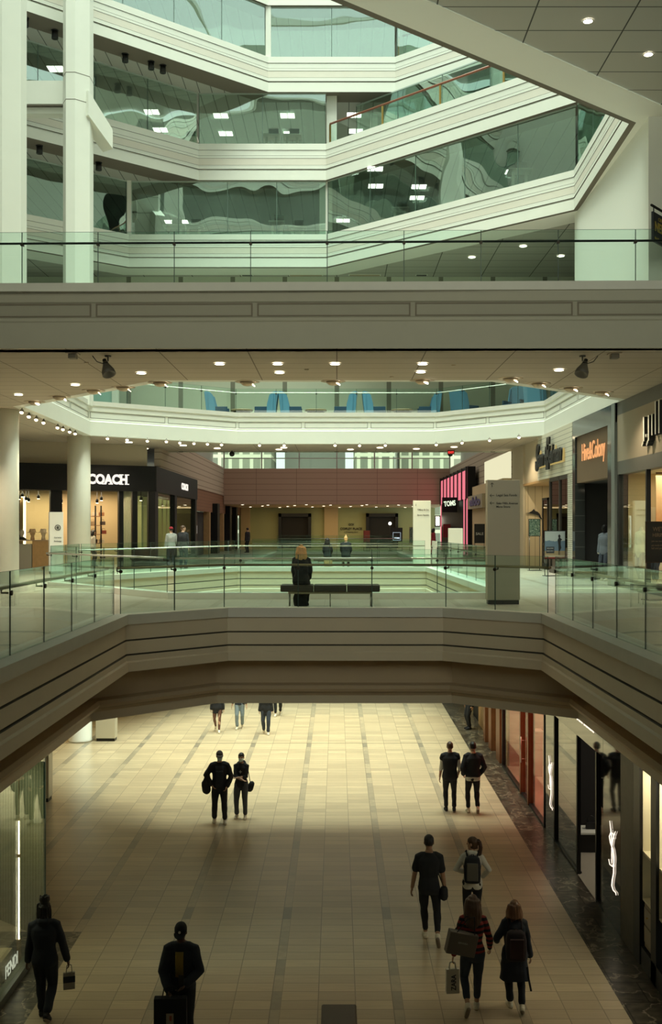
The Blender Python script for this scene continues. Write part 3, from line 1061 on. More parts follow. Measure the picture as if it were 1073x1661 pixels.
kiosk('sign_pillar', 'white sign pillar seen past the edge of the left display glass', (-7.97, 28.0, 0), .66, .4, 2.9)
kiosk('sign_pillar', 'white sign pillar beside the round column on the lower floor', (-7.88, 35.9, 0), .66, .4, 2.9)
mb = MB(); mb.lathe([(.40, 0), (.40, .05), (.385, .06), (.385, 3.6)], (-8.75, 35.8, 0), 32)
struct(mb.build('wall_column_lower', WHITE), 'round white column of the lower floor')
mb = MB(); mb.box2((-18, 38.5, 0), (-9.4, 38.7, 3.6)); mb.box2((-9.5, 38.5, 0), (-9.4, 62, 3.6))
struct(mb.build('wall_lower_left', mat('yellow_wall', (0.72, 0.58, 0.28), 0.6)), 'yellow lit wall of the lower left shops')
area_light('lower_left_lamp', (-11, 35.5, 3.5), 3, 3, 60, WARM)

# ================================================================ gallery level, right (x = 8.45)
RX = 8.45
JP = mat('taupe_panel', (0.36, 0.30, 0.22), 0.7)
JB = mat('slate_band', (0.13, 0.125, 0.11), 0.6)


def rwall(name, y0, y1, z0, z1, m_, x0=RX, th=.3, label=None, bev=0):
    return struct(MB().box2((x0, y0, z0), (x0 + th, y1, z1)).build(name, m_, bevel=bev), label)


rwall('wall_taupe_shop_top', 22.3, 31.6, 10.66, 11.05, JB, label='slate band over the taupe shop front')
rwall('wall_taupe_shop_panel', 22.3, 31.6, 9.27, 10.66, JP, label='taupe panel carrying the tall white letters')
rwall('wall_taupe_shop_band', 22.3, 31.6, 8.88, 9.27, JB, label='slate band below the taupe panel')
mb = MB()
mb.box2((RX, 31.42, 5.5), (RX + .25, 31.6, 8.88))
mb.box2((RX, 28.62, 5.5), (RX + .12, 28.72, 8.88))
mb.box2((RX, 22.3, 5.5), (RX + .12, 31.6, 5.6))
struct(mb.build('window_97_frame', BLACK))
struct(MB().box2((RX + .05, 28.7, 5.6), (RX + .065, 31.42, 8.88)).build('window_97', SHOPG), 'display window of the taupe shop')
CREAML = mat('cream_panel', (0.66, 0.54, 0.33), 0.7)
mb = MB()
mb.box2((RX + .3, 31.5, 5.5), (12, 31.6, 8.95))
mb.box2((12, 22, 5.5), (12.1, 31.6, 8.95))
mb.box2((RX + .3, 22, 8.9), (12, 31.6, 9.0))
mb.box2((RX + .9, 31.3, 5.6), (RX + 1.75, 31.5, 7.9), 1)
struct(mb.build('wall_taupe_shop_inside', [CREAML, mat('cream_door', (0.74, 0.66, 0.48), 0.6)]), 'cream interior of the taupe shop')
area_light('taupe_shop_lamp', (9.9, 29.2, 8.8), 1.6, 3.2, 75, (1, .84, .55))
m, n, b = blank('orange_poster', 0.6, 0.3)
pos = n.nt.nodes.new('ShaderNodeNewGeometry').outputs['Position']
sp = n.nt.nodes.new('ShaderNodeSeparateXYZ')
n.nt.links.new(pos, sp.inputs[0])
f = n.math('ADD', n.math('MULTIPLY', n.math('SUBTRACT', sp.outputs[2], 7.3), 0.55), n.math('MULTIPLY', n.noise(pos, 5, 5), .35))
n.nt.links.new(n.mix(f, (0.55, 0.16, 0.02), (0.85, 0.70, 0.42)), b.inputs['Base Color'])
o = thing('wall_poster', 'orange and cream poster hanging inside the taupe shop', 'poster', (0, 0, 0))
MB().box2((9.25, 30.4, 6.9), (10.1, 30.43, 8.85)).build('print', m, o)
mb = MB(); mb.tube([(9.25, 30.41, 8.87), (10.1, 30.41, 8.87)], .02); mb.build('hanger_rail', WOOD, o)
# tall letters: j . j i l l
o = thing('shop_sign', 'tall white letters with black sides on the taupe panel', 'sign', (0, 0, 0))
LW = mat('white_letter_face', (0.85, 0.83, 0.74), 0.5)
xx = RX - .16


def stroke(mb, y, z0, z1, hook=False):
    mb.box2((xx + .01, y - .045, z0), (RX, y + .045, z1), 1)
    mb.box2((xx, y - .045, z0), (xx + .01, y + .045, z1), 0)
    if hook:
        for k in range(4):
            a0 = k * .05
            mb.box((xx + .005, y + .07 + k * .035, z0 - .02 - k * .022), (.01, .06, .07), 0)
            mb.box((xx + .09, y + .07 + k * .035, z0 - .02 - k * .022), (.16, .06, .07), 1)


for nm, y, z0, z1, hk in (('letter_j', 28.35, 9.62, 10.28, True), ('letter_j', 27.92, 9.60, 10.28, True), ('letter_i', 27.62, 9.72, 10.28, False), ('letter_l', 27.32, 9.72, 10.58, False), ('letter_l', 27.02, 9.72, 10.58, False)):
    mb = MB()
    stroke(mb, y, z0, z1, hk)
    mb.build(nm, [LW, BLACK], o)
mb = MB(); mb.box2((xx, 28.12, 9.72), (RX, 28.2, 9.8)); mb.build('full_stop', LW, o)

# black portal shop
POL = panel_mat('polished_black_stone', (0.035, 0.037, 0.036), .9, .55, (0.09, 0.09, 0.085), .01, rough=.12, axes='YZ')
mb = MB()
mb.box2((RX - .05, 31.62, 10.46), (RX + .3, 37.4, 11.05))
mb.box2((RX - .05, 37.0, 5.5), (RX + .3, 37.4, 10.46))
mb.box2((RX - .05, 32.0, 5.5), (RX + .3, 32.55, 10.46))
mb.box2((RX - .08, 31.62, 5.5), (RX + .3, 32.0, 11.05), 1)
struct(mb.build('wall_portal', [POL, mat('portal_edge', (0.16, 0.18, 0.17), 0.35)]), 'polished black stone portal')
rwall('wall_portal_sign', 32.55, 37.0, 8.85, 10.46, mat('brown_sign_panel', (0.16, 0.10, 0.055), 0.6), x0=RX + .02, label='brown sign panel in the black portal')
mb = MB()
put_text(mb, 'Hive&Colony', (RX - .005, 36.1, 9.38), (0, -1, 0), ZU, width=3.1, height=.78, depth=.02, bold=.0)
tag(mb.build('shop_sign', emis('orange_letters', (1.0, .46, .18), .95)), 'orange glowing letters on the brown sign panel', 'sign')
mb = MB()
mb.box2((12, 31.7, 5.5), (12.1, 37.4, 8.9)); mb.box2((RX + .3, 31.65, 8.85), (12, 37.4, 8.95)); mb.box2((RX + .3, 37.3, 5.5), (12, 37.4, 8.9)); mb.box2((RX + .3, 31.65, 5.5), (12, 31.75, 8.9))
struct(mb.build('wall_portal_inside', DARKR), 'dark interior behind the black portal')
area_light('portal_lamp', (9.3, 34.6, 8.7), .4, .4, 6, (1, .85, .6))
# white siding shop
m, n, b = blank('white_siding', 0.5, 0.4)
pos = n.nt.nodes.new('ShaderNodeNewGeometry').outputs['Position']
sp = n.nt.nodes.new('ShaderNodeSeparateXYZ')
n.nt.links.new(pos, sp.inputs[0])
fr = n.math('FRACT', n.math('DIVIDE', sp.outputs[2], .17))
n.nt.links.new(n.mix(n.math('LESS_THAN', fr, .1), (0.66, 0.62, 0.50), (0.24, 0.22, 0.17)), b.inputs['Base Color'])
rwall('wall_siding_sign', 37.42, 43.8, 9.25, 11.05, m, x0=RX - .06, label='white horizontal siding over the boutique')
BEP = mat('beige_panel', (0.50, 0.43, 0.31), 0.65)
rwall('wall_beige_panel', 43.8, 47.6, 9.25, 11.05, BEP, x0=RX + .1, label='plain beige panel beside the siding')
m, n, b = blank('white_brick', 0.7, 0.3)
pos = n.nt.nodes.new('ShaderNodeNewGeometry').outputs['Position']
sp = n.nt.nodes.new('ShaderNodeSeparateXYZ')
n.nt.links.new(pos, sp.inputs[0])
c, fac = n.brick(n.comb(sp.outputs[1], sp.outputs[2]), .22, .075, (0.55, 0.52, 0.42), (0.42, 0.40, 0.32), (0.2, 0.18, 0.14), .008, .5)
n.nt.links.new(c, b.inputs['Base Color'])
rwall('wall_white_brick', 37.42, 38.2, 5.5, 9.25, m, x0=RX - .05, label='pale brick pilaster')
mb = MB()
for y in (38.2, 39.9, 41.7):
    mb.box2((RX, y - .06, 5.5), (RX + .14, y + .06, 9.25))
mb.box2((RX, 38.2, 9.1), (RX + .14, 41.7, 9.25)); mb.box2((RX, 38.2, 5.5), (RX + .14, 41.7, 5.75))
struct(mb.build('window_98_frame', mat('dark_bronze', (0.05, 0.04, 0.03), 0.4)))
struct(MB().box2((RX + .05, 38.2, 5.75), (RX + .065, 41.7, 9.1)).build('window_98', DARKG), 'dark window of the boutique')
BEV = panel_mat('vertical_board', (0.52, 0.42, 0.27), .32, 50, (0.25, 0.2, 0.13), .012, axes='XZ')
mb = MB()
mb.box2((RX + .1, 47.4, 5.5), (11.5, 47.6, 9.25))
struct(mb.build('wall_boutique_recess', BEV), 'beige boarded wall of the boutique entrance')
mb = MB()
mb.box2((10.2, 41.7, 5.5), (10.3, 47.6, 9.25)); mb.box2((RX + .2, 41.65, 5.5), (10.2, 41.75, 9.25)); mb.box2((10.3, 37.4, 5.5), (10.4, 41.7, 9.25))
mb.box2((RX, 41.7, 9.15), (10.3, 47.6, 9.25), 1)
struct(mb.build('wall_boutique_inside', [mat('boutique_wall', (0.42, 0.33, 0.2), 0.7), WOODT]))
area_light('boutique_lamp', (9.3, 45.2, 9.1), .8, 2.5, 28, (1, .84, .55))
o = struct(MB().box2((8.9, 44.3, 5.5), (8.98, 45.3, 8.5)).build('door_3', [DARKG]), 'glass door of the boutique')
mb = MB()
for (a, c_) in (((8.88, 44.2, 5.5), (9.0, 44.34, 8.55)), ((8.88, 45.26, 5.5), (9.0, 45.4, 8.55)), ((8.88, 44.2, 8.45), (9.0, 45.4, 8.55)), ((8.88, 44.2, 5.5), (9.0, 45.4, 5.75)), ((8.88, 44.2, 6.5), (9.0, 45.4, 6.6))):
    mb.box2(a, c_)
mb.build('door_frame', BLACK, o)
o = thing('shop_sign', 'black script letters with a yellow edge glow on the white siding', 'sign', (0, 0, 0))
mb = MB(); put_text(mb, 'Sam Edelman', (RX - .16, 43.4, 9.75), (0, -1, 0), ZU, width=4.9, height=.72, depth=.07, bold=.03, shear=.25); mb.build('lettering', BLACK, o)
mb = MB(); put_text(mb, 'S', (RX - .17, 43.5, 9.6), (0, -1, 0), ZU, width=.8, height=1.1, depth=.07, bold=.03, shear=.25); mb.build('capital_letter', BLACK, o)
mb = MB(); put_text(mb, 'E', (RX - .17, 41.3, 9.55), (0, -1, 0), ZU, width=.7, height=1.25, depth=.07, bold=.04, shear=.2)
mb.build('capital_letter', BLACK, o)
mb = MB(); put_text(mb, 'Sam Edelman', (RX - .085, 43.43, 9.71), (0, -1, 0), ZU, width=4.92, height=.74, depth=.012, bold=.05, shear=.25); mb.build('back_glow', emis('yellow_glow', (1, .75, .25), .45), o)
o = thing('wall_emblem', 'small black leaping fish emblem on the boutique entrance wall', 'ornament', (8.9, 47.33, 7.9))
mb = MB()
fish = [(-.50, .02), (-.30, .06), (-.12, .16), (0, .28), (.05, .17), (.2, .12), (.32, .0), (.40, -.2), (.5, -.34), (.36, -.27), (.30, -.2), (.26, -.1), (.1, -.04), (-.1, .0), (-.28, .02)]
mb.mesh([(x * .8, 0, z * .8) for x, z in fish] + [(x * .8, .04, z * .8) for x, z in fish], [tuple(range(15)), tuple(range(15, 30))[::-1]] + [(i, (i + 1) % 15, 15 + (i + 1) % 15, 15 + i) for i in range(15)])
mb.build('body', BLACK, o)
mb = MB(); mb.tube([(0, 0, .05), (0, .07, .05)], .012); mb.build('pin', BLACK, o)
rwall('wall_pier_gallery', 47.6, 50.5, 5.5, 11.05, BEP, x0=RX, th=.6, label='beige pier beside the boutique')
# lit panel, lettered shop, pink shop farther back
rwall('wall_lit_fascia', 50.5, 59.0, 9.66, 10.95, emis('lit_fascia', (1.0, .95, .62), .85), x0=8.3, th=.1, label='pale fascia panel, lit look put in as glow')  # emission imitates the light falling on this wall
rwall('wall_far_right', 50.5, 62, 5.5, 9.66, CREAM, x0=8.0, th=.4)
mb = MB()
mb.box2((7.75, 56, 8.35), (8.0, 62, 9.1))
struct(mb.build('wall_far_sign_band', BEP))
mb = MB(); put_text(mb, 'aldo', (7.73, 61.0, 8.5), (0, -1, 0), ZU, width=4.4, height=.5, depth=.03, bold=.04)
tag(mb.build('shop_sign', mat('violet_letters', (0.16, 0.13, 0.30), 0.5)), 'violet letters on the beige band beyond the tall directory', 'sign')
PINK = emis('pink_light_panel', (1.0, .24, .30), .9)
PX_ = 7.7
mb = MB()
mb.box2((PX_ + .05, 62, 5.5), (PX_ + .5, 78, 10.9))
struct(mb.build('wall_pink_front', BLACKP), 'black front of the far pink lit shop')
o = thing('light_wall', 'pink glowing panel wall over the far black shop front', 'sign', (0, 0, 0))
for k in range(7):
    y = 62.6 + k * 2.2
    mb = MB(); mb.box2((PX_, y, 9.0), (PX_ + .05, y + 1.75, 10.7)); mb.build('light_panel', PINK, o)
for k in range(8):
    y = 62.2 + k * 2.2
    mb = MB(); mb.box2((PX_ - .05, y, 8.9), (PX_, y + .3, 10.9)); mb.build('fin', BLACKP, o)
for y in (62.2, 63.6, 77.7):
    mb = MB(); mb.box2((PX_, y, 5.6), (PX_ + .05, y + .22, 9.0)); mb.build('light_strip', PINK, o)
area_light('pink_glow_lamp', (7.4, 70, 9.9), 1.5, 14, 55, (1.0, .16, .26), rot=(0, math.radians(90), 0))
o = thing('blade_sign', 'black shop sign box with slanted pale letters beside the pink panels', 'sign', (0, 0, 0))
mb = MB(); mb.box2((6.75, 67.0, 8.25), (7.7, 67.3, 9.2)); mb.build('box', BLACKP, o)
mb = MB(); put_text(mb, 'TOMS', (6.85, 66.98, 8.6), (1, 0, .12), (-.1, 0, 1), width=.75, height=.34, depth=.01, bold=.03); mb.build('lettering', emis('pale_green_letters', (.85, 1, .7), 1.2), o)
struct(MB().box2((7.2, 71.0, 6.6), (7.7, 71.3, 7.5)).build('wall_red_poster', mat('dark_red_print', (0.22, 0.01, 0.015), 0.6)))

# ================================================================ gallery level, left: black shop front
A0, A1 = Vector((-13.9, 45.1)), Vector((-8.36, 48.0))
ct = (A1 - A0).normalized()
cn = Vector((ct.y, -ct.x))            # towards the camera
CL = (A1 - A0).length


def cpx(px):
    """distance along the angled front where the sight line through px meets it"""
    k = (px - 546) / F
    return (A0.x - k * A0.y) / (k * ct.y - ct.x)


def cbox(mb, s0, s1, z0, z1, mi=0, d0=0.0, d1=-.25):
    a, b_ = A0 + ct * s0, A0 + ct * s1
    mb.prism([tuple(a + cn * d0), tuple(b_ + cn * d0), tuple(b_ + cn * d1), tuple(a + cn * d1)], z0, z1, mi)


mb = MB()
cbox(mb, -3, CL, 8.92, 10.08, d0=.12)
for s0, s1 in ((cpx(82), cpx(101)), (cpx(139), cpx(147)), (cpx(193), cpx(200)), (cpx(215), cpx(223)), (cpx(241), CL)):
    cbox(mb, s0, s1, 5.5, 8.92)
cbox(mb, cpx(216), CL, 5.5, 6.3)
cbox(mb, -3, cpx(82), 5.5, 5.7)
mb.box2((-8.6, 47.9, 8.92), (-8.24, 62, 10.08))
for y0, y1 in ((47.8, 48.6), (53.6, 54.3), (61.3, 62)):
    mb.box2((-8.55, y0, 5.5), (-8.28, y1, 8.92))
mb.box2((-8.5, 48, 5.5), (-8.3, 62, 5.75))
struct(mb.build('wall_black_shop', BLACKP), 'black shop front on the gallery level')
mb = MB()
cbox(mb, -3, cpx(82), 5.7, 8.92, d0=-.1, d1=-.12)
cbox(mb, cpx(223), cpx(241), 6.3, 8.92, d0=-.1, d1=-.12)
mb.box2((-8.42, 48.6, 5.75), (-8.4, 53.6, 8.92)); mb.box2((-8.42, 54.3, 5.75), (-8.4, 61.3, 8.92))
struct(mb.build('window_99', SHOPG), 'display windows of the black shop')
mb = MB()
for k in range(5):
    s = cpx(201) + (cpx(214) - cpx(201)) * (k + .5) / 5
    p = A0 + ct * s - cn * .12
    mb.tube([(p.x, p.y, 5.5), (p.x, p.y, 8.92)], .045, 8)
struct(mb.build('wall_fluted_panel', mat('pale_flutes', (0.55, 0.52, 0.34), 0.5)), 'pale fluted panel beside the shop entrance')
mb = MB()
s = cpx(141)
vs0 = len(mb.v)
o_ = A0 + ct * s + cn * .125
put_text(mb, 'COACH', (o_.x, o_.y, 9.21), (ct.x, ct.y, 0), ZU, width=(cpx(205) - cpx(141)), height=.46, depth=.03, bold=.05)
wtot = cpx(205) - cpx(141)
for u in (.405, .575, .845, .99):
    for zz in (9.21, 9.63):
        if zz > 9.5 and u < .6:
            continue
        q = o_ + ct * (wtot * u)
        mb.box((q.x + cn.x * .015, q.y + cn.y * .015, zz + .02), (.2, .03, .045), 0, math.atan2(ct.y, ct.x))
tag(mb.build('shop_sign', LETC), 'white serif letters on the black shop fascia', 'sign')
mb = MB(); put_text(mb, 'COACH', (-8.22, 55.6, 9.3), (0, 1, 0), ZU, width=2.4, height=.36, depth=-.02, bold=.04)
tag(mb.build('shop_sign', LETC), 'small white letters on the side of the black shop', 'sign')
# its interior
INW = mat('shop_cream', (0.60, 0.45, 0.26), 0.7)
mb = MB()
cbox(mb, -3, CL - .5, 5.5, 10, d0=-3.3, d1=-3.4)
mb.box2((-12.5, 55, 5.5), (-12.4, 62, 10), 0)
mb.box2((-12.5, 61.9, 5.5), (-8.6, 62, 10), 0)
struct(mb.build('wall_black_shop_inside', INW), 'cream back wall of the black shop')
mb = MB()
mb.prism([tuple(A0 - ct * 3 - cn * .3), tuple(A1 - cn * .3), (-8.6, 62), (-16, 62)], 9.0, 9.05)
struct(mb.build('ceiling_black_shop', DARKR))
o_ = A0 + ct * 2.9 - cn * 1.7
area_light('black_shop_lamp', (o_.x, o_.y, 8.9), 5.5, 1.6, 230, (1, .80, .50), rot=(0, 0, math.atan2(ct.y, ct.x)))
area_light('black_shop_side_lamp', (-10.2, 56, 8.9), 2, 8, 110, (.95, .95, .55))
mb = MB()
for k in range(9):
    y = 49 + k * 1.45
    mb.box2((-9.6, y, 5.5), (-9.4, y + .5, 8.8))
struct(mb.build('wall_shop_fins', mat('green_fins', (0.42, 0.44, 0.22), 0.6)), 'pale green fins behind the side windows')


def shelf_unit(name, label, s0, s1, dep, rows, z1):
    o = thing(name, label, 'shelf', (0, 0, 0))
    mb = MB()
    for s in (s0, (s0 + s1) / 2, s1):
        cbox(mb, s - .03, s + .03, 5.5, z1, d0=-dep, d1=-dep - .05)
    mb.build('upright', BLACK, o)
    for k in range(rows):
        z = 6.1 + k * (z1 - 6.2) / rows
        mb = MB(); cbox(mb, s0, s1, z, z + .03, d0=-dep + .1, d1=-dep - .35); mb.build('shelf_board', WOOD, o)
    return o


shelf_unit('shelf_unit', 'dark shelving with bags inside the black shop entrance', cpx(166), cpx(185), 2.2, 5, 8.3)
shelf_unit('shelf_unit', 'dark shelving at the left window of the black shop', cpx(34), cpx(44), 1.6, 5, 8.5)
bagc = [(0.25, 0.05, 0.03), (0.5, 0.35, 0.2), (0.08, 0.05, 0.04), (0.6, 0.5, 0.38), (0.3, 0.12, 0.05)]
for k in range(10):
    s = cpx(167) + .12 + (k % 2) * .42 + .05 * (k % 3)
    z = 6.14 + (k // 2) * .42
    p = A0 + ct * s - cn * 2.30
    o = thing('handbag', ['%s handbag on the %s shelf of the shop entrance' % (a, b_) for b_ in ('lowest', 'second', 'middle', 'fourth', 'topmost') for a in ('first', 'second')][k], 'bag', (p.x, p.y, z), math.atan2(ct.y, ct.x), 'handbags on the dark shelves')
    mb = MB(); mb.prism([(-.13, -.06), (.13, -.06), (.11, .06), (-.11, .06)], 0, .17); mb.build('body', mat('bag_leather_%d' % (k % 5), bagc[k % 5], .5), o, bevel=.015)
    mb = MB(); mb.tube([(-.08, 0, .16), (-.06, 0, .25), (.06, 0, .25), (.08, 0, .16)], .009); mb.build('handle', mat('bag_leather_%d' % (k % 5), bagc[k % 5]), o)
track0 = None
for k, (px, py) in enumerate(((39, 810), (44, 806), (50, 812), (54, 814), (70, 809), (106, 807), (107, 816), (147, 814), (165, 816), (172, 812), (228, 808), (236, 812))):
    s = cpx(px)
    p = A0 + ct * (s * 1.02) - cn * 1.1
    z = PZ(py, p.y)
    if track0 is None:
        track0 = thing('track_spotlight', 'black spotlight with a bright face under the shop ceiling', 'lamp', (p.x, p.y, z), 0, 'track spotlights in the black shop')
        mb = MB(); mb.lathe([(.0, .02), (.06, .0), (.075, .14), (.02, .2), (.015, .5)], (0, 0, 0), 12); mb.build('housing', BLACK, track0)
        mb = MB(); mb.lathe([(0, -.012), (.055, -.012), (.055, .0), (0, .002)], (0, 0, 0), 12); mb.build('lens', BULB, track0)
    else:
        copy_tree(track0, (p.x, p.y, z))
o = thing('light_strip', 'vertical glowing strip light at the left shop window', 'lamp', (0, 0, 0))
mb = MB(); p = A0 + ct * cpx(48.5) - cn * 1.15; mb.box((p.x, p.y, 7.6), (.09, .06, 2.1)); mb.build('diffuser', emis('strip_glow', (1, .8, .55), 5), o)
mb = MB(); mb.box((p.x - .12, p.y, 7.6), (.14, .1, 2.2)); mb.build('housing', WOODT, o)
# upper wall over the black shop, brown shops behind
wall('wall_over_shop', [(-16, 44.3), (-8.7, 48.1)], 10.08, 11.05, mat('over_shop', (0.40, 0.35, 0.26), 0.7), .2)
BR2 = panel_mat('brown_brick', (0.25, 0.13, 0.075), .6, .2, (0.15, 0.08, 0.05), .01, axes='YZ', offset=.5)
mb = MB(); mb.box2((-8.75, 62, 8.3), (-8.45, 92, 9.65)); mb.box2((-9.0, 62, 5.5), (-8.8, 92, 8.3), 1)
struct(mb.build('wall_brown', [BR2, DARKR]), 'brown brick wall over the far left shops')
for k, y in enumerate((62.4, 69.2, 73.2, 77.6, 82, 86.5)):
    mb = MB(); mb.box2((-8.85, y, 5.5), (-8.4, y + .55, 8.3)); struct(mb.build('wall_tan_post_%d' % (k + 1), WOODT), 'tan lit post of the far left shops')
for k, y in enumerate((71.2, 79.5, 84.5)):
    mb = MB(); mb.box2((-8.6, y, 5.5), (-8.1, y + 1.3, 8.9)); struct(mb.build('wall_black_post_%d' % (k + 1), BLACKP))
for k, (y, z, h) in enumerate(((65.0, 6.9, .5), (75.0, 6.9, .45))):
    mb = MB(); mb.box2((-8.78, y, z), (-8.76, y + .7, z + h)); tag(mb.build('lit_notice', LETC), ['small glowing notice in the first far left window', 'small glowing notice in the second far left window'][k], 'sign')
# far lobby portals and wall lettering
for k, (x0, x1) in enumerate(((-5.1, -2.25), (2.55, 5.35))):
    mb = MB()
    mb.box2((x0, 91.5, 5.5), (x0 + .25, 92, 8.5)); mb.box2((x1 - .25, 91.5, 5.5), (x1, 92, 8.5)); mb.box2((x0, 91.5, 8.2), (x1, 92, 8.5)); mb.box2((x0, 91.85, 5.5), (x1, 91.95, 8.3), 1)
    struct(mb.build('door_%d' % (k + 4), [BLACK, DARKR]), 'dark framed doorway in the olive wall')
mb = MB()
put_text(mb, 'COPLEY PLACE', (1.25, 91.93, 7.05), XR, ZU, width=1.9, depth=.02, bold=.02, align='C')
put_text(mb, 'GO!', (1.25, 91.93, 7.42), XR, ZU, height=.2, depth=.02, align='C', bold=.02)
put_text(mb, 'a shopping place', (1.25, 91.93, 6.78), XR, ZU, width=1.2, depth=.02, align='C')
tag(mb.build('wall_lettering', INK), 'black lettering on the olive wall between the dark doorways', 'sign')
area_light('lobby_lamp', (0, 86.5, 8.9), 13, 7, 270, (1, .72, .36))
PI2 = 2 * math.pi
# ================================================================ glass railings
def seg_points(path, spacing):
    out = []
    for i in range(len(path) - 1):
        a, b = Vector(path[i][:2]), Vector(path[i + 1][:2])
        k = max(1, round((b - a).length / spacing))
        for j in range(k):
            out.append((a + (b - a) * (j / k), a + (b - a) * ((j + 1) / k), (b - a).normalized()))
    return out


CLAMPM = mat('dark_clamp', (0.035, 0.03, 0.022), 0.35, 0.7)


def railing(label, path, zb, h=1.08, hand=.86, d=.27, spacing=1.5, hmat=None, clamps=True, group=None):
    """path runs clockwise round the opening; the walkway lies to its left"""
    o = thing('glass_railing', label, 'railing', (0, 0, 0), 0, group)
    g = [tuple(p) for p in offset_path(path, d, False)]
    hp = [(p.x, p.y, zb + hand) for p in offset_path(path, d + .11, False)]
    for a, b, t in seg_points(g, spacing):
        mb = MB()
        L = (b - a).length
        c = (a + b) / 2
        ang = math.atan2(t.y, t.x)
        mb.box((c.x, c.y, zb + h / 2), (L - .016, .014, h), 0, ang)
        for e, w in ((a, 1), (b, -1)):
            q = e + t * (.004 * w)
            mb.box((q.x, q.y, zb + h / 2), (.008, .016, h), 1, ang)
        mb.box((c.x, c.y, zb + h), (L - .016, .016, .004), 1, ang)
        mb.build('glass_panel', [RAILG, EDGEG], o)
    mb = MB()
    mb.tube(hp, .024, 10)
    mb.build('handrail', hmat or BRONZE, o)
    if clamps:
        for a, b, t in seg_points(g, spacing):
            n = Vector((-t.y, t.x))
            mb = MB()
            p0 = Vector((a.x, a.y, zb + hand - .06)) - Vector((n.x, n.y, 0)) * .03
            p1 = p0 + Vector((n.x, n.y, 0)) * .14
            mb.tube([p0, p0 + Vector((n.x, n.y, 0)) * .03], .034, 10)
            mb.tube([p0 + Vector((n.x, n.y, 0)) * .05, p1, p1 + Vector((0, 0, .05))], .013, 8)
            mb.build('clamp', CLAMPM, o)
    return o


ZA = 5.66
railing('glass railing along the front opening beneath the left gallery wall', [VOID_A[0], VOID_A[1]], ZA)
railing('glass railing behind the front opening, with the bench beyond it', VOID_A[1:5], ZA)
railing('glass railing along the front opening on the side of the taupe shop', [VOID_A[4], VOID_A[5]], ZA)
railing('glass railing on the bridge edge behind the seated blonde woman', [VOID_B[5], VOID_B[0]], ZA, hmat=STEEL)
railing('angled glass railing from the bridge towards the round white columns', [VOID_B[0], VOID_B[1], VOID_B[2]], ZA, hmat=STEEL)
railing('glass railing across the far edge of the middle opening', [VOID_B[2], VOID_B[3], VOID_B[4]], ZA, hmat=STEEL, spacing=1.8)
railing('glass railing along the middle opening behind the tall directory pillar', [VOID_B[4], VOID_B[5]], ZA, hmat=BRONZE, spacing=1.8)
railing('glass railing at the near edge of the rear opening', [VOID_C[3], VOID_C[0]], ZA, hmat=STEEL, clamps=False, spacing=2)
railing('glass railing at the far edge of the rear opening', [VOID_C[1], VOID_C[2]], ZA, hmat=STEEL, clamps=False, spacing=2)
railing('glass railing on the upper bridge in front of the office floors', [(-9.99, 22.218), (11.2, 21.84)], 12.46, 1.14, .93, .25, 1.63, BLACK)
railing('glass railing on the white ring in front of the blue armchairs', RING[2:6], 12.46, 1.1, .93, .27, 1.7, STEEL)
railing('glass railing on the white ring beside the tall white columns', [RING[1], RING[2]], 12.46, 1.1, .93, .27, 1.7, STEEL)
railing('glass railing on the white ring beside the white upper wall', [RING[5], RING[6]], 12.46, 1.1, .93, .27, 1.7, STEEL)
# terrace railings with a brown timber rail and brass posts
TIMBER = mat('brown_timber_rail', (0.22, 0.07, 0.035), 0.35)


def terrace(label, a, b, z):
    o = thing('terrace_railing', label, 'railing', (0, 0, 0))
    a, b = Vector(a), Vector(b)
    L = (b - a).length
    t = (b - a) / L
    ang = math.atan2(t.y, t.x)
    k = max(2, round(L / 3.2))
    for j in range(k + 1):
        p = a + t * (L * j / k)
        mb = MB(); mb.box((p.x, p.y, z + .5), (.09, .05, 1.0), 0, ang); mb.build('post', BRASS, o)
    for j in range(k):
        c = a + t * (L * (j + .5) / k)
        mb = MB(); mb.box((c.x, c.y, z + .5), (L / k - .12, .012, .92), 0, ang); mb.build('glass_panel', RAILG, o)
    mb = MB(); mb.tube([(a.x, a.y, z + 1.03), (b.x, b.y, z + 1.03)], .05, 10); mb.build('handrail', TIMBER, o)
    mb = MB(); c = (a + b) / 2; mb.box((c.x, c.y, z + .03), (L, .06, .05), 0, ang); mb.build('bottom_rail', BRASS, o)


q = [tuple(p) for p in offset_path([L5[2], L5[3]], .3, False)]
terrace('brass and timber railing on the terrace of the second office floor', q[0], q[1], 25.74)
q = [tuple(p) for p in offset_path([L6[2], L6[3]], .3, False)]
terrace('brass and timber railing on the top office floor under the ceiling border', q[0], q[1], 29.92)

# thin paler strip over the coping on the bridge edge
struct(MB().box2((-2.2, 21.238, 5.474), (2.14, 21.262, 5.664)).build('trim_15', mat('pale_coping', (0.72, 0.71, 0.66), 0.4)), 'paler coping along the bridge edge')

# ================================================================ light fittings
zc = CEIL2 - .02


def at_ceiling(px, py, z):
    Y = (z - EYE) * F / (855 - py)
    return PX(px, Y), Y


def downlight(label, group, pts, z, r):
    first = None
    for px, py in pts:
        x, y = at_ceiling(px, py, z)
        if first is None:
            first = thing('downlight', label, 'lamp', (x, y, z), 0, group)
            mb = MB(); mb.lathe([(r, -.012), (r * 1.22, -.012), (r * 1.25, .0), (r, .0)], (0, 0, 0), 20); mb.build('trim_ring', WHITE, first)
            mb = MB(); mb.lathe([(0, -.016), (r, -.016), (r, .0), (0, .001)], (0, 0, 0), 20); mb.build('lens', BULBW, first)
        else:
            copy_tree(first, (x, y, z))


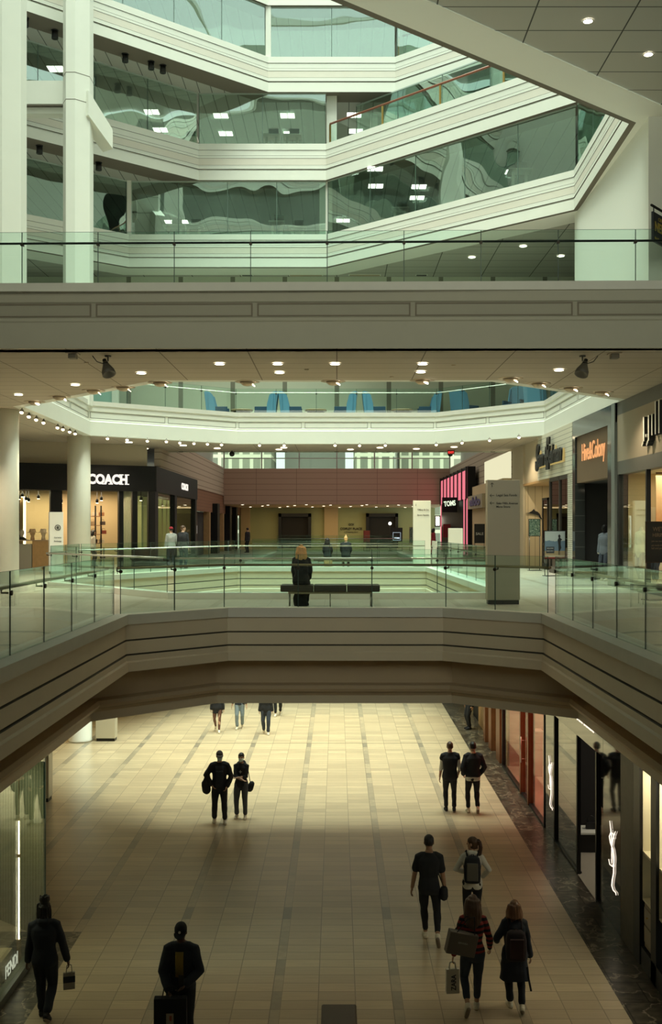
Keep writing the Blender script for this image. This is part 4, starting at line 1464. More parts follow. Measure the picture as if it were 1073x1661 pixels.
downlight('round downlight glowing in the tan underside of the upper bridge', 'downlights under the upper bridge',
          [(30, 640), (122, 624), (229, 605), (356, 590), (450, 590), (453, 604), (543, 590), (685, 590), (682, 603), (906, 600)], zc, .11)
downlight('round downlight glowing in the gallery ceiling behind the white ring', 'downlights in the gallery ceiling',
          [(54, 718), (148, 723), (209, 717.5), (235, 727.6), (297, 722.5), (352, 727), (452, 729), (460, 726), (568, 729), (616, 726), (675, 728), (736, 725)], zc, .15)
downlight('round downlight glowing in the dark tiled ceiling high above', 'downlights in the high dark ceiling', [(953, 34), (1051, 88)], CEIL3 - .02, .11)
downlight('round downlight glowing in the grey ceiling below the lowest office floor', 'downlights below the offices', [(765, 417), (848, 399), (909, 415)], CEIL3 - .02, .16)
lob = []
for k in range(22):
    lob.append((395 + k * 14.5 + random.uniform(-5, 5), 818.5 + (k * 5 % 7) * .75))
downlight('tiny downlight glowing in the warm lobby ceiling', 'downlights in the far lobby', lob, 8.98, .10)
# light of the fittings, with added spots brightening the columns on the left
for (x, y, p) in ((-6.5, 24.4, 240), (-2.5, 24.3, 240), (2.0, 24.3, 240), (6.0, 25.0, 300), (-8.4, 27.6, 700), (-9.6, 30.0, 420), (-11.6, 36.5, 420), (-12.8, 31, 320), (-13, 38, 320), (-9.5, 45.5, 260), (-3, 50, 180), (3, 50, 180), (7.4, 45.5, 320), (7.3, 28.6, 240)):
    spot_light('downlight_fill_beam', (x, y, CEIL2 - .1), p, (1.0, .84, .58), 130)

# small bulbs round the ring
pts = [(172, 711), (204, 713), (237, 715), (268, 716), (290, 718), (313, 719), (335, 720), (358, 721), (420, 722), (460, 722), (543, 722), (583, 722.5), (625, 722), (708, 721), (750, 718), (795, 714), (843, 709)]
left = [(31, 668), (43, 675), (55, 680), (67, 685), (90, 693), (99, 696), (110, 700), (119, 703)]
first = None
for i, (px, py) in enumerate(left + pts):
    x, y = at_ceiling(px, py, 10.9)
    y += .25
    if first is None:
        first = thing('spotlight', 'small bright swivel spotlight under the edge of the white ring', 'lamp', (x, y, 10.9), 0, 'spotlights under the white ring')
        mb = MB(); mb.tube([(0, .05, .15), (0, .05, .05)], .02); mb.lathe([(.0, .12), (.05, .11), (.075, .0), (.065, .0), (0, .03)], (0, 0, 0), 14, axis=(0, .55, .8)); mb.build('housing', mat('spot_housing', (0.20, 0.18, 0.14), .5), first)
        mb = MB(); mb.lathe([(0, -.03), (.045, -.02), (.062, .01), (0, .03)], (0, 0, 0), 14, axis=(0, .55, .8)); mb.build('bulb', BULB, first)
    else:
        copy_tree(first, (x, y, 10.9))
for (px, py) in ((60, 684), (204, 713), (290, 718), (420, 722), (543, 722), (665, 722), (780, 716)):
    x, y = at_ceiling(px, py, 10.85)
    spot_light('ring_beam', (x, y - .1, 10.8), 760, WARM, 80, (math.radians(-20), 0, 0))

# half-round wall washers at the back edge of the upper bridge
first = None
EYEB = mat('washer_housing', (0.45, 0.36, 0.25), 0.4, .3)
for (px, py) in ((60, 653), (100, 645), (155, 635), (203, 630), (262, 622.5), (402, 621.5), (540, 620.5), (683, 619), (825, 616), (870, 624), (922, 631), (972, 638)):
    x, y = at_ceiling(px, py, CEIL2)
    y -= .25
    if first is None:
        first = thing('wall_washer', 'half round washer lamp sunk in the back edge of the bridge underside', 'lamp', (x, y, CEIL2), 0, 'washer lamps under the upper bridge')
        mb = MB()
        for k in range(7):
            pass
        mb.lathe([(.0, -.12), (.10, -.10), (.17, -.05), (.20, 0), (.0, .001)], (0, 0, 0), 18)
        mb.build('housing', EYEB, first)
        mb = MB(); mb.lathe([(.20, -.006), (.32, -.006), (.32, .0), (.20, .0)], (0, 0, 0), 20); mb.build('trim_ring', EYEB, first)
        mb = MB(); mb.lathe([(0, -.01), (.07, -.01), (.07, .0), (0, .0)], (.11, -.1, -.07), 12, axis=(.5, -.4, .8)); mb.build('lens', BULBW, first)
    else:
        copy_tree(first, (x, y, CEIL2), random.uniform(-.3, .3) + (0 if px > 500 else math.pi * .3))


def flood(label, px, s):
    x, y = at_ceiling(px, 577, CEIL2)
    o = thing('floodlight', label, 'lamp', (x, y, CEIL2))
    ax = Vector((-.35 * s, .35, .86)).normalized()
    mb = MB(); mb.lathe([(0, .24), (.05, .24), (.075, .15), (.14, 0), (.15, -.1), (.13, -.1), (.0, -.02)], Vector((0, 0, -.33)), 20, axis=ax); mb.build('shade', mat('flood_grey', (0.10, 0.09, 0.07), 0.5), o)
    mb = MB(); mb.lathe([(0, 0), (.045, 0), (.045, .1), (.0, .1)], Vector((0, 0, -.33)) + ax * .2, 14, axis=ax); mb.build('ballast', BLACK, o)
    mb = MB(); mb.tube([(0, 0, 0), (0, 0, -.12)], .018); mb.lathe([(0, 0), (.07, 0), (.07, -.025), (0, -.025)], (0, 0, 0), 14); mb.build('mount', mat('flood_grey', (0.1, 0.09, 0.07)), o)
    mb = MB(); mb.tube([(0, 0, -.14), (-.12 * s, 0, -.17), (-.24 * s, 0, -.13), (-.32 * s, 0, -.03), (-.34 * s, 0, 0)], .009); mb.build('cable', BLACK, o)


flood('grey floodlight with a curled cable under the bridge, over the black shop', 175, 1)
flood('grey floodlight with a cable under the bridge, nearer the taupe shop', 944, -1)
for px, lb in ((118, 'small square sensor box under the bridge beside the left floodlight'), (996, 'small square sensor box under the bridge by the taupe shop')):
    x, y = at_ceiling(px, 573, CEIL2)
    o = thing('sensor_box', lb, 'sensor', (x, y, CEIL2))
    mb = MB(); mb.box((0, 0, -.01), (.26, .26, .02)); mb.build('plate', EYEB, o)
    mb = MB(); mb.box((0, 0, -.07), (.17, .17, .1)); mb.build('body', mat('sensor_grey', (0.2, 0.17, 0.12), .6), o, bevel=.01)
o = None
for px, py, r in ((497, 599, .1), (140, 588, .05), (635, 611, .05), (735, 592, .05)):
    x, y = at_ceiling(px, py, CEIL2)
    if o is None:
        o = thing('sprinkler', 'small ceiling sprinkler plate under the upper bridge', 'sprinkler', (x, y, CEIL2), 0, 'sprinklers under the bridge')
        mb = MB(); mb.lathe([(0, -.02), (.04, -.02), (.06, 0), (0, 0)], (0, 0, 0), 12); mb.build('plate', EYEB, o)
    else:
        copy_tree(o, (x, y, CEIL2))
# black spotlights under the office floors
first = None
for (px, py, z) in ((41, 42, 27.9), (89, 58, 28.0), (203, 96, 28.0), (245, 108, 28.0), (264, 114, 28.0), (64, 245, 23.75), (160, 272, 23.75)):
    Y = (z - EYE) * F / (855 - py)
    x = PX(px, Y)
    zt = (28.23 if z > 25 else 23.99)
    if first is None:
        first = thing('can_light', 'black cylinder spotlight under an office floor beside the tall columns', 'lamp', (x, Y, zt), 0, 'black cylinder lights under the offices')
        mb = MB(); mb.lathe([(0, 0), (.13, 0), (.14, -.36), (.12, -.36), (0, -.3)], (0, 0, 0), 18); mb.build('can', BLACK, first)
        mb = MB(); mb.lathe([(0, 0), (.16, 0), (.16, -.03), (0, -.03)], (0, 0, 0), 18); mb.build('mount', BLACK, first)
    else:
        copy_tree(first, (x, Y, zt))

# hanging shop sign and camera on the upper level
o = thing('hanging_sign', 'dark hanging sign with yellow letters by the white upper pier', 'sign', (0, 0, 0))
S0, S1 = Vector((8.72, 29.0)), Vector((10.0, 30.6))
st = (S1 - S0).normalized()
sa = math.atan2(st.y, st.x)
c = (S0 + S1) / 2
NAVY = mat('dark_sign_board', (0.03, 0.035, 0.045), 0.5)
mb = MB(); mb.box((c.x, c.y, 15.63), ((S1 - S0).length, .06, .82), 0, sa); mb.build('board', NAVY, o, bevel=.006)
mb = MB(); p = S0 - st * .06; mb.tube([(p.x, p.y, 16.2), (S1.x + .3, S1.y + .35, 16.2)], .035); mb.build('arm', BLACK, o)
for u in (.1, 1.7):
    p = S0 + st * u
    mb = MB(); mb.tube([(p.x, p.y, 16.2), (p.x, p.y, 16.04)], .015); mb.build('hanger', BLACK, o)
YEL = mat('yellow_letters', (0.55, 0.42, 0.08), 0.5)
nrm = Vector((st.y, -st.x))
def on_sign(u, z): return (S0.x + st.x * u + nrm.x * .032, S0.y + st.y * u + nrm.y * .032, z)
mb = MB(); put_text(mb, 'NERO', on_sign(.12, 15.52), (st.x, st.y, 0), ZU, height=.27, depth=.008, bold=.03)
put_text(mb, 'CAFFE', on_sign(.36, 15.84), (st.x, st.y, 0), ZU, height=.1, depth=.008)
put_text(mb, 'the italian coffee', on_sign(.1, 15.3), (st.x, st.y, 0), ZU, height=.07, depth=.008)
mb.build('lettering', YEL, o)
o = thing('security_camera', 'dome security camera on a white bracket high on the upper wall', 'camera', (10.12, 31.75, 17.62))
mb = MB(); mb.lathe([(0, .32), (.1, .3), (.17, .1), (.19, 0), (0, 0)], (0, 0, 0), 18); mb.build('housing', WHITE, o)
mb = MB(); mb.lathe([(0, -.17), (.1, -.13), (.15, -.04), (.17, .0), (.21, .0), (.2, .03)], (0, 0, 0), 18); mb.build('dome', BLACK, o)
mb = MB(); mb.tube([(0, 0, .3), (0, .0, .5), (.1, .1, .56), (.2, .28, .5)], .03); mb.build('bracket', WHITE, o)
# ceiling vents over the upper level
for k, (px, w, lb) in enumerate(((404, .5, 'short black slot vent in the ceiling under the offices'), (497, 1.6, 'long dark slot vent in the ceiling under the offices'), (590, 1.5, 'slot vent in the ceiling beside the office corner'), (680, .5, 'short slot vent in the ceiling near the downlights'))):
    x, y = at_ceiling(px, 455.5, CEIL3)
    o = thing('ceiling_vent', lb, 'vent', (x, min(y, 52), CEIL3 - .02))
    MB().box((0, 0, 0), (w, .22, .03)).build('grille', BLACK if w < 1 else EYEB, o)
    MB().box((0, 0, .012), (w + .1, .3, .015)).build('frame', WHITE, o)
# exit signs and black cameras beyond the ring
for px, lb in ((376, 'black dome camera hanging by the clerestory, over the brown shops'), (730, 'black dome camera hanging under the red exit sign')):
    o = thing('dome_camera', lb, 'camera', (PX(px, 51.5), 51.5, 10.9))
    mb = MB(); mb.lathe([(0, -.14), (.1, -.1), (.14, 0), (.1, .08), (0, .1)], (0, 0, 0), 14); mb.build('dome', BLACK, o)
    mb = MB(); mb.tube([(0, 0, .08), (0, 0, .15)], .03); mb.build('stem', BLACK, o)
o = thing('exit_sign', 'red exit sign hanging from the gallery ceiling', 'sign', (PX(731, 50.8), 50.8, 10.93))
mb = MB(); mb.box((0, 0, 0), (.34, .06, .2)); mb.build('box', mat('exit_dark', (0.2, 0.02, 0.02), .5), o)
mb = MB(); put_text(mb, 'EXIT', (0, -.035, -.06), XR, ZU, width=.27, depth=.005, align='C', bold=.03); mb.build('lettering', emis('exit_red', (1, .05, .04), 1.6), o)

# ================================================================ directories, posters, boards
o = kiosk('directory_pillar', 'tall beige directory pillar standing on the bridge past the bench', (3.88, 24.55, FLOOR2), .76, .3, 2.9, m_=mat('directory_beige', (0.47, 0.43, 0.33), 0.5))
fy = -.156
mb = MB()
put_text(mb, 'Legal Sea Foods', (-.17, fy, 2.50), XR, ZU, width=.48, depth=.004, bold=.01)
put_text(mb, 'Saks Fifth Avenue', (-.17, fy, 2.33), XR, ZU, width=.5, depth=.004, bold=.01)
put_text(mb, 'Mens Store', (-.17, fy, 2.25), XR, ZU, width=.32, depth=.004, bold=.01)
mb.build('lettering', INK, o)
for (x, z, up) in ((-.27, 2.78, True), (-.27, 2.535, False), (-.27, 2.36, False)):
    mb = MB()
    D = Vector((0, 0, 1)) if up else Vector((-1, 0, 0))
    W = Vector((1, 0, 0)) if up else Vector((0, 0, 1))
    c = Vector((x, fy, z))
    mb.tube([c - D * .05, c + D * .05], .006, 6)
    mb.tube([c + D * .05 - D * .035 + W * .035, c + D * .05, c + D * .015 - W * .035], .006, 6)
    mb.build('arrow', INK, o)
o = kiosk('directory_pillar', 'white directory pillar beyond the middle opening, near the pink shop', (3.70, 45.7, FLOOR2), .76, .3, 2.95)
mb = MB(); put_text(mb, 'Tiffany & Co.', (-.2, fy, 2.5), XR, ZU, width=.5, depth=.004, bold=.01); put_text(mb, 'Banana Republic', (-.2, fy, 2.28), XR, ZU, width=.5, depth=.004, bold=.01); mb.build('lettering', INK, o)
mb = MB(); mb.tube([(-.27, fy, 2.72), (-.27, fy, 2.82)], .008); mb.build('arrow', INK, o)
kiosk('info_stand', 'low pale info stand beside the far directory pillar', (5.2, 46.0, FLOOR2), .62, .3, 1.75)
o = kiosk('sign_pillar', 'white currency exchange pillar in front of the round column', (-10.85, 40.5, FLOOR2), .52, .45, 2.38, rz=.35, m_=mat('kiosk_bright', (0.82, 0.81, 0.74), .4))
mb = MB(); mb.tube([(.05 + .1 * math.cos(a * PI2 / 24), -.232, 1.78 + .1 * math.sin(a * PI2 / 24)) for a in range(25)], .014, 6); put_text(mb, 'e', (.05, -.232, 1.72), XR, ZU, height=.11, depth=.01, align='C', bold=.02); mb.build('round_mark', INK, o)
mb = MB(); put_text(mb, 'Currency', (.05, -.232, 1.36), XR, ZU, width=.27, depth=.005, align='C', bold=.01); put_text(mb, 'Exchange', (.05, -.232, 1.22), XR, ZU, width=.27, depth=.005, align='C', bold=.01); mb.build('lettering', INK, o)
# exchange counter with hats
o = thing('kiosk_counter', 'brown and grey kiosk counter before the black shop window', 'counter', (-12.55, 43.6, FLOOR2))
mb = MB(); mb.box((.35, 0, .62), (.75, .6, 1.24)); mb.build('body', WOODT, o, bevel=.01)
mb = MB(); mb.box((-.75, 0, .55), (1.4, .6, 1.1)); mb.build('side_unit', mat('kiosk_grey', (0.34, 0.32, 0.26), .5), o, bevel=.01)
mb = MB(); mb.box((-.2, 0, 1.25), (2.6, .66, .04)); mb.build('worktop', mat('kiosk_top', (0.4, 0.3, 0.2), .4), o)
for k, (dx, lb, c) in enumerate(((-.55, 'dark scarf display head on the kiosk counter', (0.45, 0.40, 0.30)), (.35, 'cream hat on the kiosk counter, next to the white pillar', (0.75, 0.60, 0.42)), (-.1, 'tan hat in the middle of the kiosk counter', (0.6, 0.4, 0.22)))):
    o = thing('hat_stand', lb, 'hat stand', (-12.55 + dx, 43.6, FLOOR2 + 1.27))
    mb = MB(); mb.lathe([(.09, 0), (.08, .1), (.06, .16), (.1, .24), (.11, .34), (.06, .42), (0, .43)], (0, 0, 0), 16); mb.build('head', mat('display_head_%d' % k, c, .7), o)
    if k:
        mb = MB(); mb.lathe([(.24, .30), (.14, .33), (.125, .42), (.1, .46), (0, .46)], (0, 0, 0), 18); mb.build('hat', mat('hat_%d' % k, c, .8), o)
    else:
        mb = MB(); mb.lathe([(.2, 0), (.17, .06), (.1, .12)], (0, 0, 0), 16); mb.build('scarf', BLACK, o)


def board(name, label, loc, w, h, z0, rz, print_mat, frame=BLACK, legs=True):
    o = thing(name, label, 'sign', loc, rz)
    mb = MB(); mb.box((0, -.012, z0 + h / 2), (w - .05, .012, h - .05)); mb.build('print', print_mat, o)
    mb = MB(); mb.box((0, 0, z0 + h / 2), (w, .02, h)); mb.build('frame', frame, o)
    if legs:
        for s in (-1, 1):
            mb = MB(); mb.tube([(s * (w / 2 - .03), 0, z0), (s * (w / 2 - .03), 0, 0)], .014); mb.build('leg', frame, o)
        mb = MB(); mb.box((0, 0, .012), (w, .35, .02)); mb.build('foot', frame, o)
    return o


o = board('sign_stand', 'black framed notice board on legs before the taupe shop', (7.98, 25.9, FLOOR2), .86, 1.02, .92, math.radians(20), mat('black_board', (0.03, 0.025, 0.018), .6), mat('brown_board_frame', (0.06, 0.03, 0.015), .5))
mb = MB()
put_text(mb, "WE'RE", (-.02, -.02, 1.70), XR, ZU, width=.42, depth=.003, align='C')
put_text(mb, 'HIRING', (-.02, -.02, 1.56), XR, ZU, width=.42, depth=.003, align='C')
for k in range(3):
    put_text(mb, ('join our team today', 'ask inside the store', 'full and part time')[k], (-.02, -.02, 1.42 - k * .09), XR, ZU, width=.5, depth=.003, align='C')
mb.build('lettering', mat('gold_print', (0.26, 0.17, 0.10), .6), o)


def poster_mat(name, fn):
    m, n, b = blank(name, .5, .4)
    tc = n.nt.nodes.new('ShaderNodeTexCoord')
    sp = n.nt.nodes.new('ShaderNodeSeparateXYZ')
    n.nt.links.new(tc.outputs['Generated'], sp.inputs[0])
    n.nt.links.new(fn(n, sp.outputs[0], sp.outputs[2], tc.outputs['Generated']), b.inputs['Base Color'])
    return m


def land(n, x, z, g):
    nz = n.noise(g, 3, 4)
    hill = n.math('LESS_THAN', z, n.math('ADD', .55, n.math('MULTIPLY', nz, .2)))
    c = n.mix(hill, (0.42, 0.46, 0.46), (0.13, 0.19, 0.26))
    c = n.mix(n.math('LESS_THAN', z, .28), c, (0.32, 0.24, 0.14))
    c = n.mix(n.math('MULTIPLY', n.math('LESS_THAN', z, .12), 1.0), c, (0.42, 0.36, 0.26))
    return n.mix(n.math('LESS_THAN', z, .05), c, (0.20, 0.02, 0.02))


o = board('poster_stand', 'black framed poster of a dark dressed figure under a pale sky', (8.02, 38.6, FLOOR2), .84, 1.05, .62, math.radians(12), poster_mat('landscape_print', land))
mb = MB()
fig = [(.16, .30), (.15, .55), (.12, .70), (.17, .78), (.14, .86), (.19, .92), (.24, .86), (.22, .79), (.30, .72), (.25, .68), (.24, .55), (.27, .42), (.21, .30), (.215, .16), (.195, .16), (.19, .30), (.175, .30), (.17, .16), (.15, .16)]
mb.mesh([(x - .02, -.02, .62 + z * 1.0) for x, z in fig], [tuple(range(len(fig)))])
mb.build('printed_figure', INK, o)
mb = MB(); mb.box((-.19, -.02, .96), (.32, .004, .24)); mb.build('caption_panel', NAVY, o)
mb = MB(); put_text(mb, 'WELCOME', (-.32, -.024, 1.0), XR, ZU, width=.25, depth=.002); put_text(mb, 'back in store', (-.32, -.024, .91), XR, ZU, width=.25, depth=.002); mb.build('lettering', mat('white_print', (.6, .6, .6)), o)


def leafy(n, x, z, g):
    v = n.nt.nodes.new('ShaderNodeTexVoronoi')
    v.inputs['Scale'].default_value = 7
    n.nt.links.new(g, v.inputs['Vector'])
    c = n.mix(n.math('GREATER_THAN', v.outputs['Distance'], .32), (0.02, 0.06, 0.05), (0.12, 0.18, 0.13))
    return n.mix(n.math('GREATER_THAN', n.noise(g, 9, 4), .62), c, (0.5, 0.55, 0.45))


board('poster_stand', 'slim poster stand with a green leafy print by the boutique door', (8.16, 43.3, FLOOR2), .5, .72, 1.42, math.radians(8), poster_mat('leafy_print', leafy))
o = board('sale_sign', 'black sale sign on a stand near the lettered far shop', (7.55, 55.5, FLOOR2), .56, 1.02, .95, 0, BLACK)
mb = MB(); put_text(mb, 'SALE', (0, -.02, 1.38), XR, ZU, width=.4, depth=.004, align='C', bold=.02); mb.build('lettering', mat('white_print'
, (.6, .6, .6)), o)
o = board('screen_stand', 'black screen stand with a small lit square in the far lobby', (4.55, 79.5, FLOOR2), .85, 1.05, .7, 0, BLACK)
mb = MB()
for (x0, z0, x1, z1) in ((-.3, .8, -.28, 1.4), (-.3, 1.38, .28, 1.4), (.26, .8, .28, 1.4), (-.3, .8, .28, .82), (-.2, .92, .2, 1.02)):
    mb.box2((x0, -.022, z0), (x1, -.02, z1))
mb.build('lit_lines', emis('screen_lines', (.75, .9, 1), .9), o)
board('poster_stand', 'small red poster stand in the far lobby near the globe lamp', (2.25, 79.0, FLOOR2), .5, .9, .65, 0, mat('red_print', (0.30, 0.06, 0.035), .6), WOOD)
board('poster_stand', 'pale patterned panel in the far lobby beside the directory pillar', (5.75, 80, FLOOR2), .45, 1.2, .6, 0, poster_mat('leafy_print2', leafy), WOOD)
o = thing('globe_lamp', 'small white globe lamp shining in the far lobby', 'lamp', (4.0, 79.0, FLOOR2))
mb = MB(); mb.lathe([(0, -.13), (.09, -.09), (.13, 0), (.09, .09), (0, .13)], (0, 0, 2.07), 14); mb.build('globe', emis('globe_glow', (1, .97, .85), 3), o)
mb = MB(); mb.tube([(0, 0, 0), (0, 0, 1.94)], .02); mb.lathe([(0, 0), (.16, 0), (.16, .03), (0, .03)], (0, 0, 0), 14); mb.build('stem', BLACK, o)
o = thing('wall_lantern', 'lit square lantern on the lobby wall next to the pink shop', 'lamp', (7.55, 78.6, 7.75))
mb = MB(); mb.box((0, 0, 0), (.42, .3, .85)); mb.build('frame', BLACK, o, bevel=.01)
mb = MB(); mb.box((-.02, -.16, 0), (.26, .02, .66)); mb.build('glow_panel', BULBW, o)

# ================================================================ seating
LEATH = mat('dark_leather', (0.045, 0.028, 0.018), 0.38, var=.2, vscale=5)
SOFTB = mat('bench_plinth', (0.10, 0.08, 0.05), .5)


def bench(label, loc, rz, L, W, ncush, top=.45, legs=True):
    o = thing('bench', label, 'bench', loc, rz)
    g = .015
    wv = L / ncush
    for k in range(ncush):
        mb = MB(); mb.box((-L / 2 + wv * (k + .5), 0, top - .075), (wv - g, W, .15)); mb.build('seat_cushion', LEATH, o, bevel=.025)
    mb = MB(); mb.box((0, 0, top - .175), (L * .84, W * .7, .045)); mb.build('frame', mat('bench_frame', (0.25, 0.20, 0.13), .4, .6), o)
    if legs:
        for s in (-.41, 0, .41):
            for q in (-1, 1):
                mb = MB(); mb.tube([(L * s, q * W * .3, top - .19), (L * s, q * W * .3, 0)], .011); mb.build('leg', STEEL, o)
    return o


bench('long dark leather bench on the bridge with a woman seated on it', (-.15, 23.72, FLOOR2), 0, 2.24, .62, 3, .50)
bench('dark bench on the gallery floor in front of the taupe shop', (7.95, 24.6, FLOOR2), 0, 2.0, .6, 2, .46)
bench('dark bench end on the lower floor at the bottom of the view', (.03, 14.1, 0), math.radians(90), 1.9, .5, 2, .46)
bench('dark bench past the middle opening under two seated people', (.25, 46.6, FLOOR2), 0, 2.6, .6, 2, .46)

BLUE_L = mat('light_blue_upholstery', (0.10, 0.26, 0.40), .8)
BLUE_D = mat('navy_upholstery', (0.02, 0.06, 0.11), .8)


def booth(label, x, y, rz, group=None):
    o = thing('booth_chair', label, 'armchair', (x, y, FLOOR3), rz, group)
    mb = MB()
    prof = [(-.42, .10), (-.56, 1.32), (-.46, 1.36), (-.26, 1.30), (-.30, .10)]
    mb.mesh([(px, -.42, z) for px, z in prof] + [(px, .42, z) for px, z in prof], [tuple(range(5)), tuple(range(5, 10))[::-1]] + [(i, (i + 1) % 5, 5 + (i + 1) % 5, 5 + i) for i in range(5)])
    mb.build('backrest', BLUE_L, o, bevel=.02)
    for s in (-1, 1):
        mb = MB()
        wing = [(-.30, .1), (-.36, 1.30), (-.16, 1.18), (-.05, .75), (-.02, .1)]
        mb.mesh([(px, s * .42, z) for px, z in wing] + [(px, s * .47, z) for px, z in wing], [tuple(range(5)), tuple(range(5, 10))[::-1]] + [(i, (i + 1) % 5, 5 + (i + 1) % 5, 5 + i) for i in range(5)])
        mb.build('wing', BLUE_L, o)
    mb = MB(); mb.box((.12, 0, .36), (.86, .8, .22)); mb.build('seat', BLUE_D, o, bevel=.03)
    mb = MB(); mb.box((.12, 0, .14), (.7, .7, .24)); mb.build('base', BLACK, o)
    for s in (-1, 1):
        mb = MB(); mb.box((.15, s * .42, .47), (.75, .07, .34)); mb.build('armrest', BLUE_D, o, bevel=.02)
    return o


lab = ['first', 'second', 'third', 'fourth', 'fifth', 'sixth']
names = ['blue wing armchair at the end of the row, over the brown shops', 'blue wing armchair facing the end chair across the first drum table', 'blue wing armchair backing onto the chair by the first drum table', 'blue wing armchair behind the bench bridge centre, at the second drum table',
         'blue wing armchair of the third drum table, facing the white upper wall', 'blue wing armchair of the third drum table, its back to the angled railing']
for k, (px, face) in enumerate(((352, 0), (432, 1), (471, 0), (560, 1), (606, 0), (696, 1))):
    booth(names[k], PX(px, 49.0), 49.0, 0 if face == 0 else math.pi)
booth('blue wing armchair at the start of the angled railing', PX(752, 48.4), 48.4, .5)
booth('large blue wing armchair seen from behind on the angled side', PX(838, 46.4), 46.4, math.pi + .9)
booth('blue wing armchair at the far end of the angled side', PX(872, 45.6), 45.6, .8)
for k, (px, lb) in enumerate(((392, 'round drum table between the first pair of blue armchairs'), (512, 'round drum table between the second pair of blue armchairs'), (652, 'round drum table between the third pair of blue armchairs'))):
    o = thing('drum_table', lb, 'table', (PX(px, 49.0), 49.0, FLOOR3))
    mb = MB(); mb.lathe([(0, .46), (.5, .46), (.52, .5), (.5, .54), (0, .545)], (0, 0, 0), 24); mb.build('table_top', mat('drum_wood', (0.30, 0.22, 0.12), .5), o)
    mb = MB(); mb.lathe([(.4, 0), (.4, .46)], (0, 0, 0), 24); mb.build('base', BLACK, o)

# ================================================================ offices: desks and ceiling panels
def office_light(i, x, y, z, group, label):
    o = thing('ceiling_panel_light', label, 'lamp', (x, y, z), 0, group)
    for s in (-1, 1):
        mb = MB(); mb.box((s * .19, 0, -.015), (.33, .62, .02)); mb.build('diffuser', PANEL_L, o)
    mb = MB(); mb.box((0, 0, .0), (.76, .68, .02)); mb.build('frame', WHITE, o)
    return o


def lights_for(z, pts, grp, lb):
    f0 = None
    for px, py in pts:
        Y = (z - EYE) * F / (855 - py)
        if f0 is None:
            f0 = office_light(0, PX(px, Y), Y, z - .012, grp, lb)
        else:
            copy_tree(f0, (PX(px, Y), Y, z - .012))


lights_for(28.23, [(246, 181), (260, 210), (358, 187), (366, 216), (466, 187), (471, 216), (574, 186), (577, 212), (91, 111)], 'ceiling lights of the second office floor', 'square twin ceiling light glowing inside the second office floor')
lights_for(23.99, [(609, 301), (608, 273), (679, 302), (676, 320), (832, 278), (556, 357), (278, 359), (294, 359)], 'ceiling lights of the lowest office floor', 'square twin ceiling light glowing inside the lowest office floor')


def desk(label, px, py, Y, w, floor_z, rz=0):
    x, z = PX(px, Y), PZ(py, Y)
    o = thing('desk', label, 'desk', (x, Y, floor_z), rz)
    h = z - floor_z
    mb = MB(); mb.box((0, 0, h), (w, .75, .05)); mb.build('desk_top', WHITE, o)
    for s in (-1, 1):
        mb = MB(); mb.box((s * w * .28, 0, h / 2), (.12, .1, h)); mb.build('leg', WHITE, o)
    mb = MB(); mb.box((.1, .1, h + .27), (.5, .03, .32)); mb.box((.1, .12, h + .1), (.06, .05, .2)); mb.build('monitor', BLACK, o)
    return o


desk('white standing desk with a screen, first inside the lowest office floor', 283, 368, 52.2, 1.1, 21.16)
desk('white standing desk in the lowest office floor by the next glass joint', 314, 368, 52.4, 1.0, 21.16)
desk('white standing desk with tangled cables, higher, lowest office floor', 449, 362, 52.4, .8, 21.16)
desk('white desk beside the higher desk in the lowest office floor', 482, 370, 52.0, .9, 21.16)
desk('white desk low in the office wing, next to the white corner post', 648, 340, 51.4, .85, 21.16)
desk('white desk high in the office wing under the glass corner', 842, 278, 45.6, 1.0, 21.16)
desk('white desk in the second office floor with a dark chair beside it', 440, 222, 52.0, .85, 25.52)
desk('white desk in the second office floor near the terrace rail', 474, 222, 52.2, .85, 25.52)
desk('small white desk in the second office floor by the angled corner', 306, 226, 52.4, .9, 25.52)
# buildings seen through the clerestory
m, n, b = blank('city_facade', .7, .2)
pos = n.nt.nodes.new('ShaderNodeNewGeometry').outputs['Position']
sp = n.nt.nodes.new('ShaderNodeSeparateXYZ')
n.nt.links.new(pos, sp.inputs[0])
c1, f1 = n.brick(n.comb(sp.outputs[0], sp.outputs[2]), 1.2, 1.7, (0.16, 0.17, 0.13), (0.30, 0.30, 0.22), (0.62, 0.60, 0.46), .2)
n.nt.links.new(c1, b.inputs['Base Color'])
for k, (x0, x1, y, h, lb) in enumerate(((-16, -7.4, 118, 30, 'pale gridded building seen through the clerestory by the brown shops'), (-6.2, 1.0, 125, 26, 'grey building seen through the middle of the clerestory'), (2.0, 6.4, 116, 28, 'pale building with lit windows seen through the clerestory'), (7.2, 17, 120, 34, 'gridded building seen through the clerestory by the exit sign'))):
    o = thing('building', lb, 'building', ((x0 + x1) / 2, y, 0))
    MB().box((0, 5, h / 2), (x1 - x0, 10, h)).build('wall', m if k != 1 else mat('grey_tower', (.22, .22, .19), .7), o)
    MB().box((0, 5, h + .3), (x1 - x0 + .6, 10.6, .6)).build('roof', mat('grey_tower', (.22, .22, .19), .7), o)
# ================================================================ people
def V(*a):
    return Vector(a)


def ball(mb, c, rx, ry, rz, n=10, R=None):
    rs = []
    c = Vector(c)
    for i in range(1, n):
        th = math.pi * i / n
        ring = []
        for k in range(14):
            a = 2 * math.pi * k / 14
            p = V(rx * math.sin(th) * math.cos(a), ry * math.sin(th) * math.sin(a), -rz * math.cos(th))
            ring.append(c + (R @ p if R else p))
        rs.append(ring)
    mb.rings(rs)


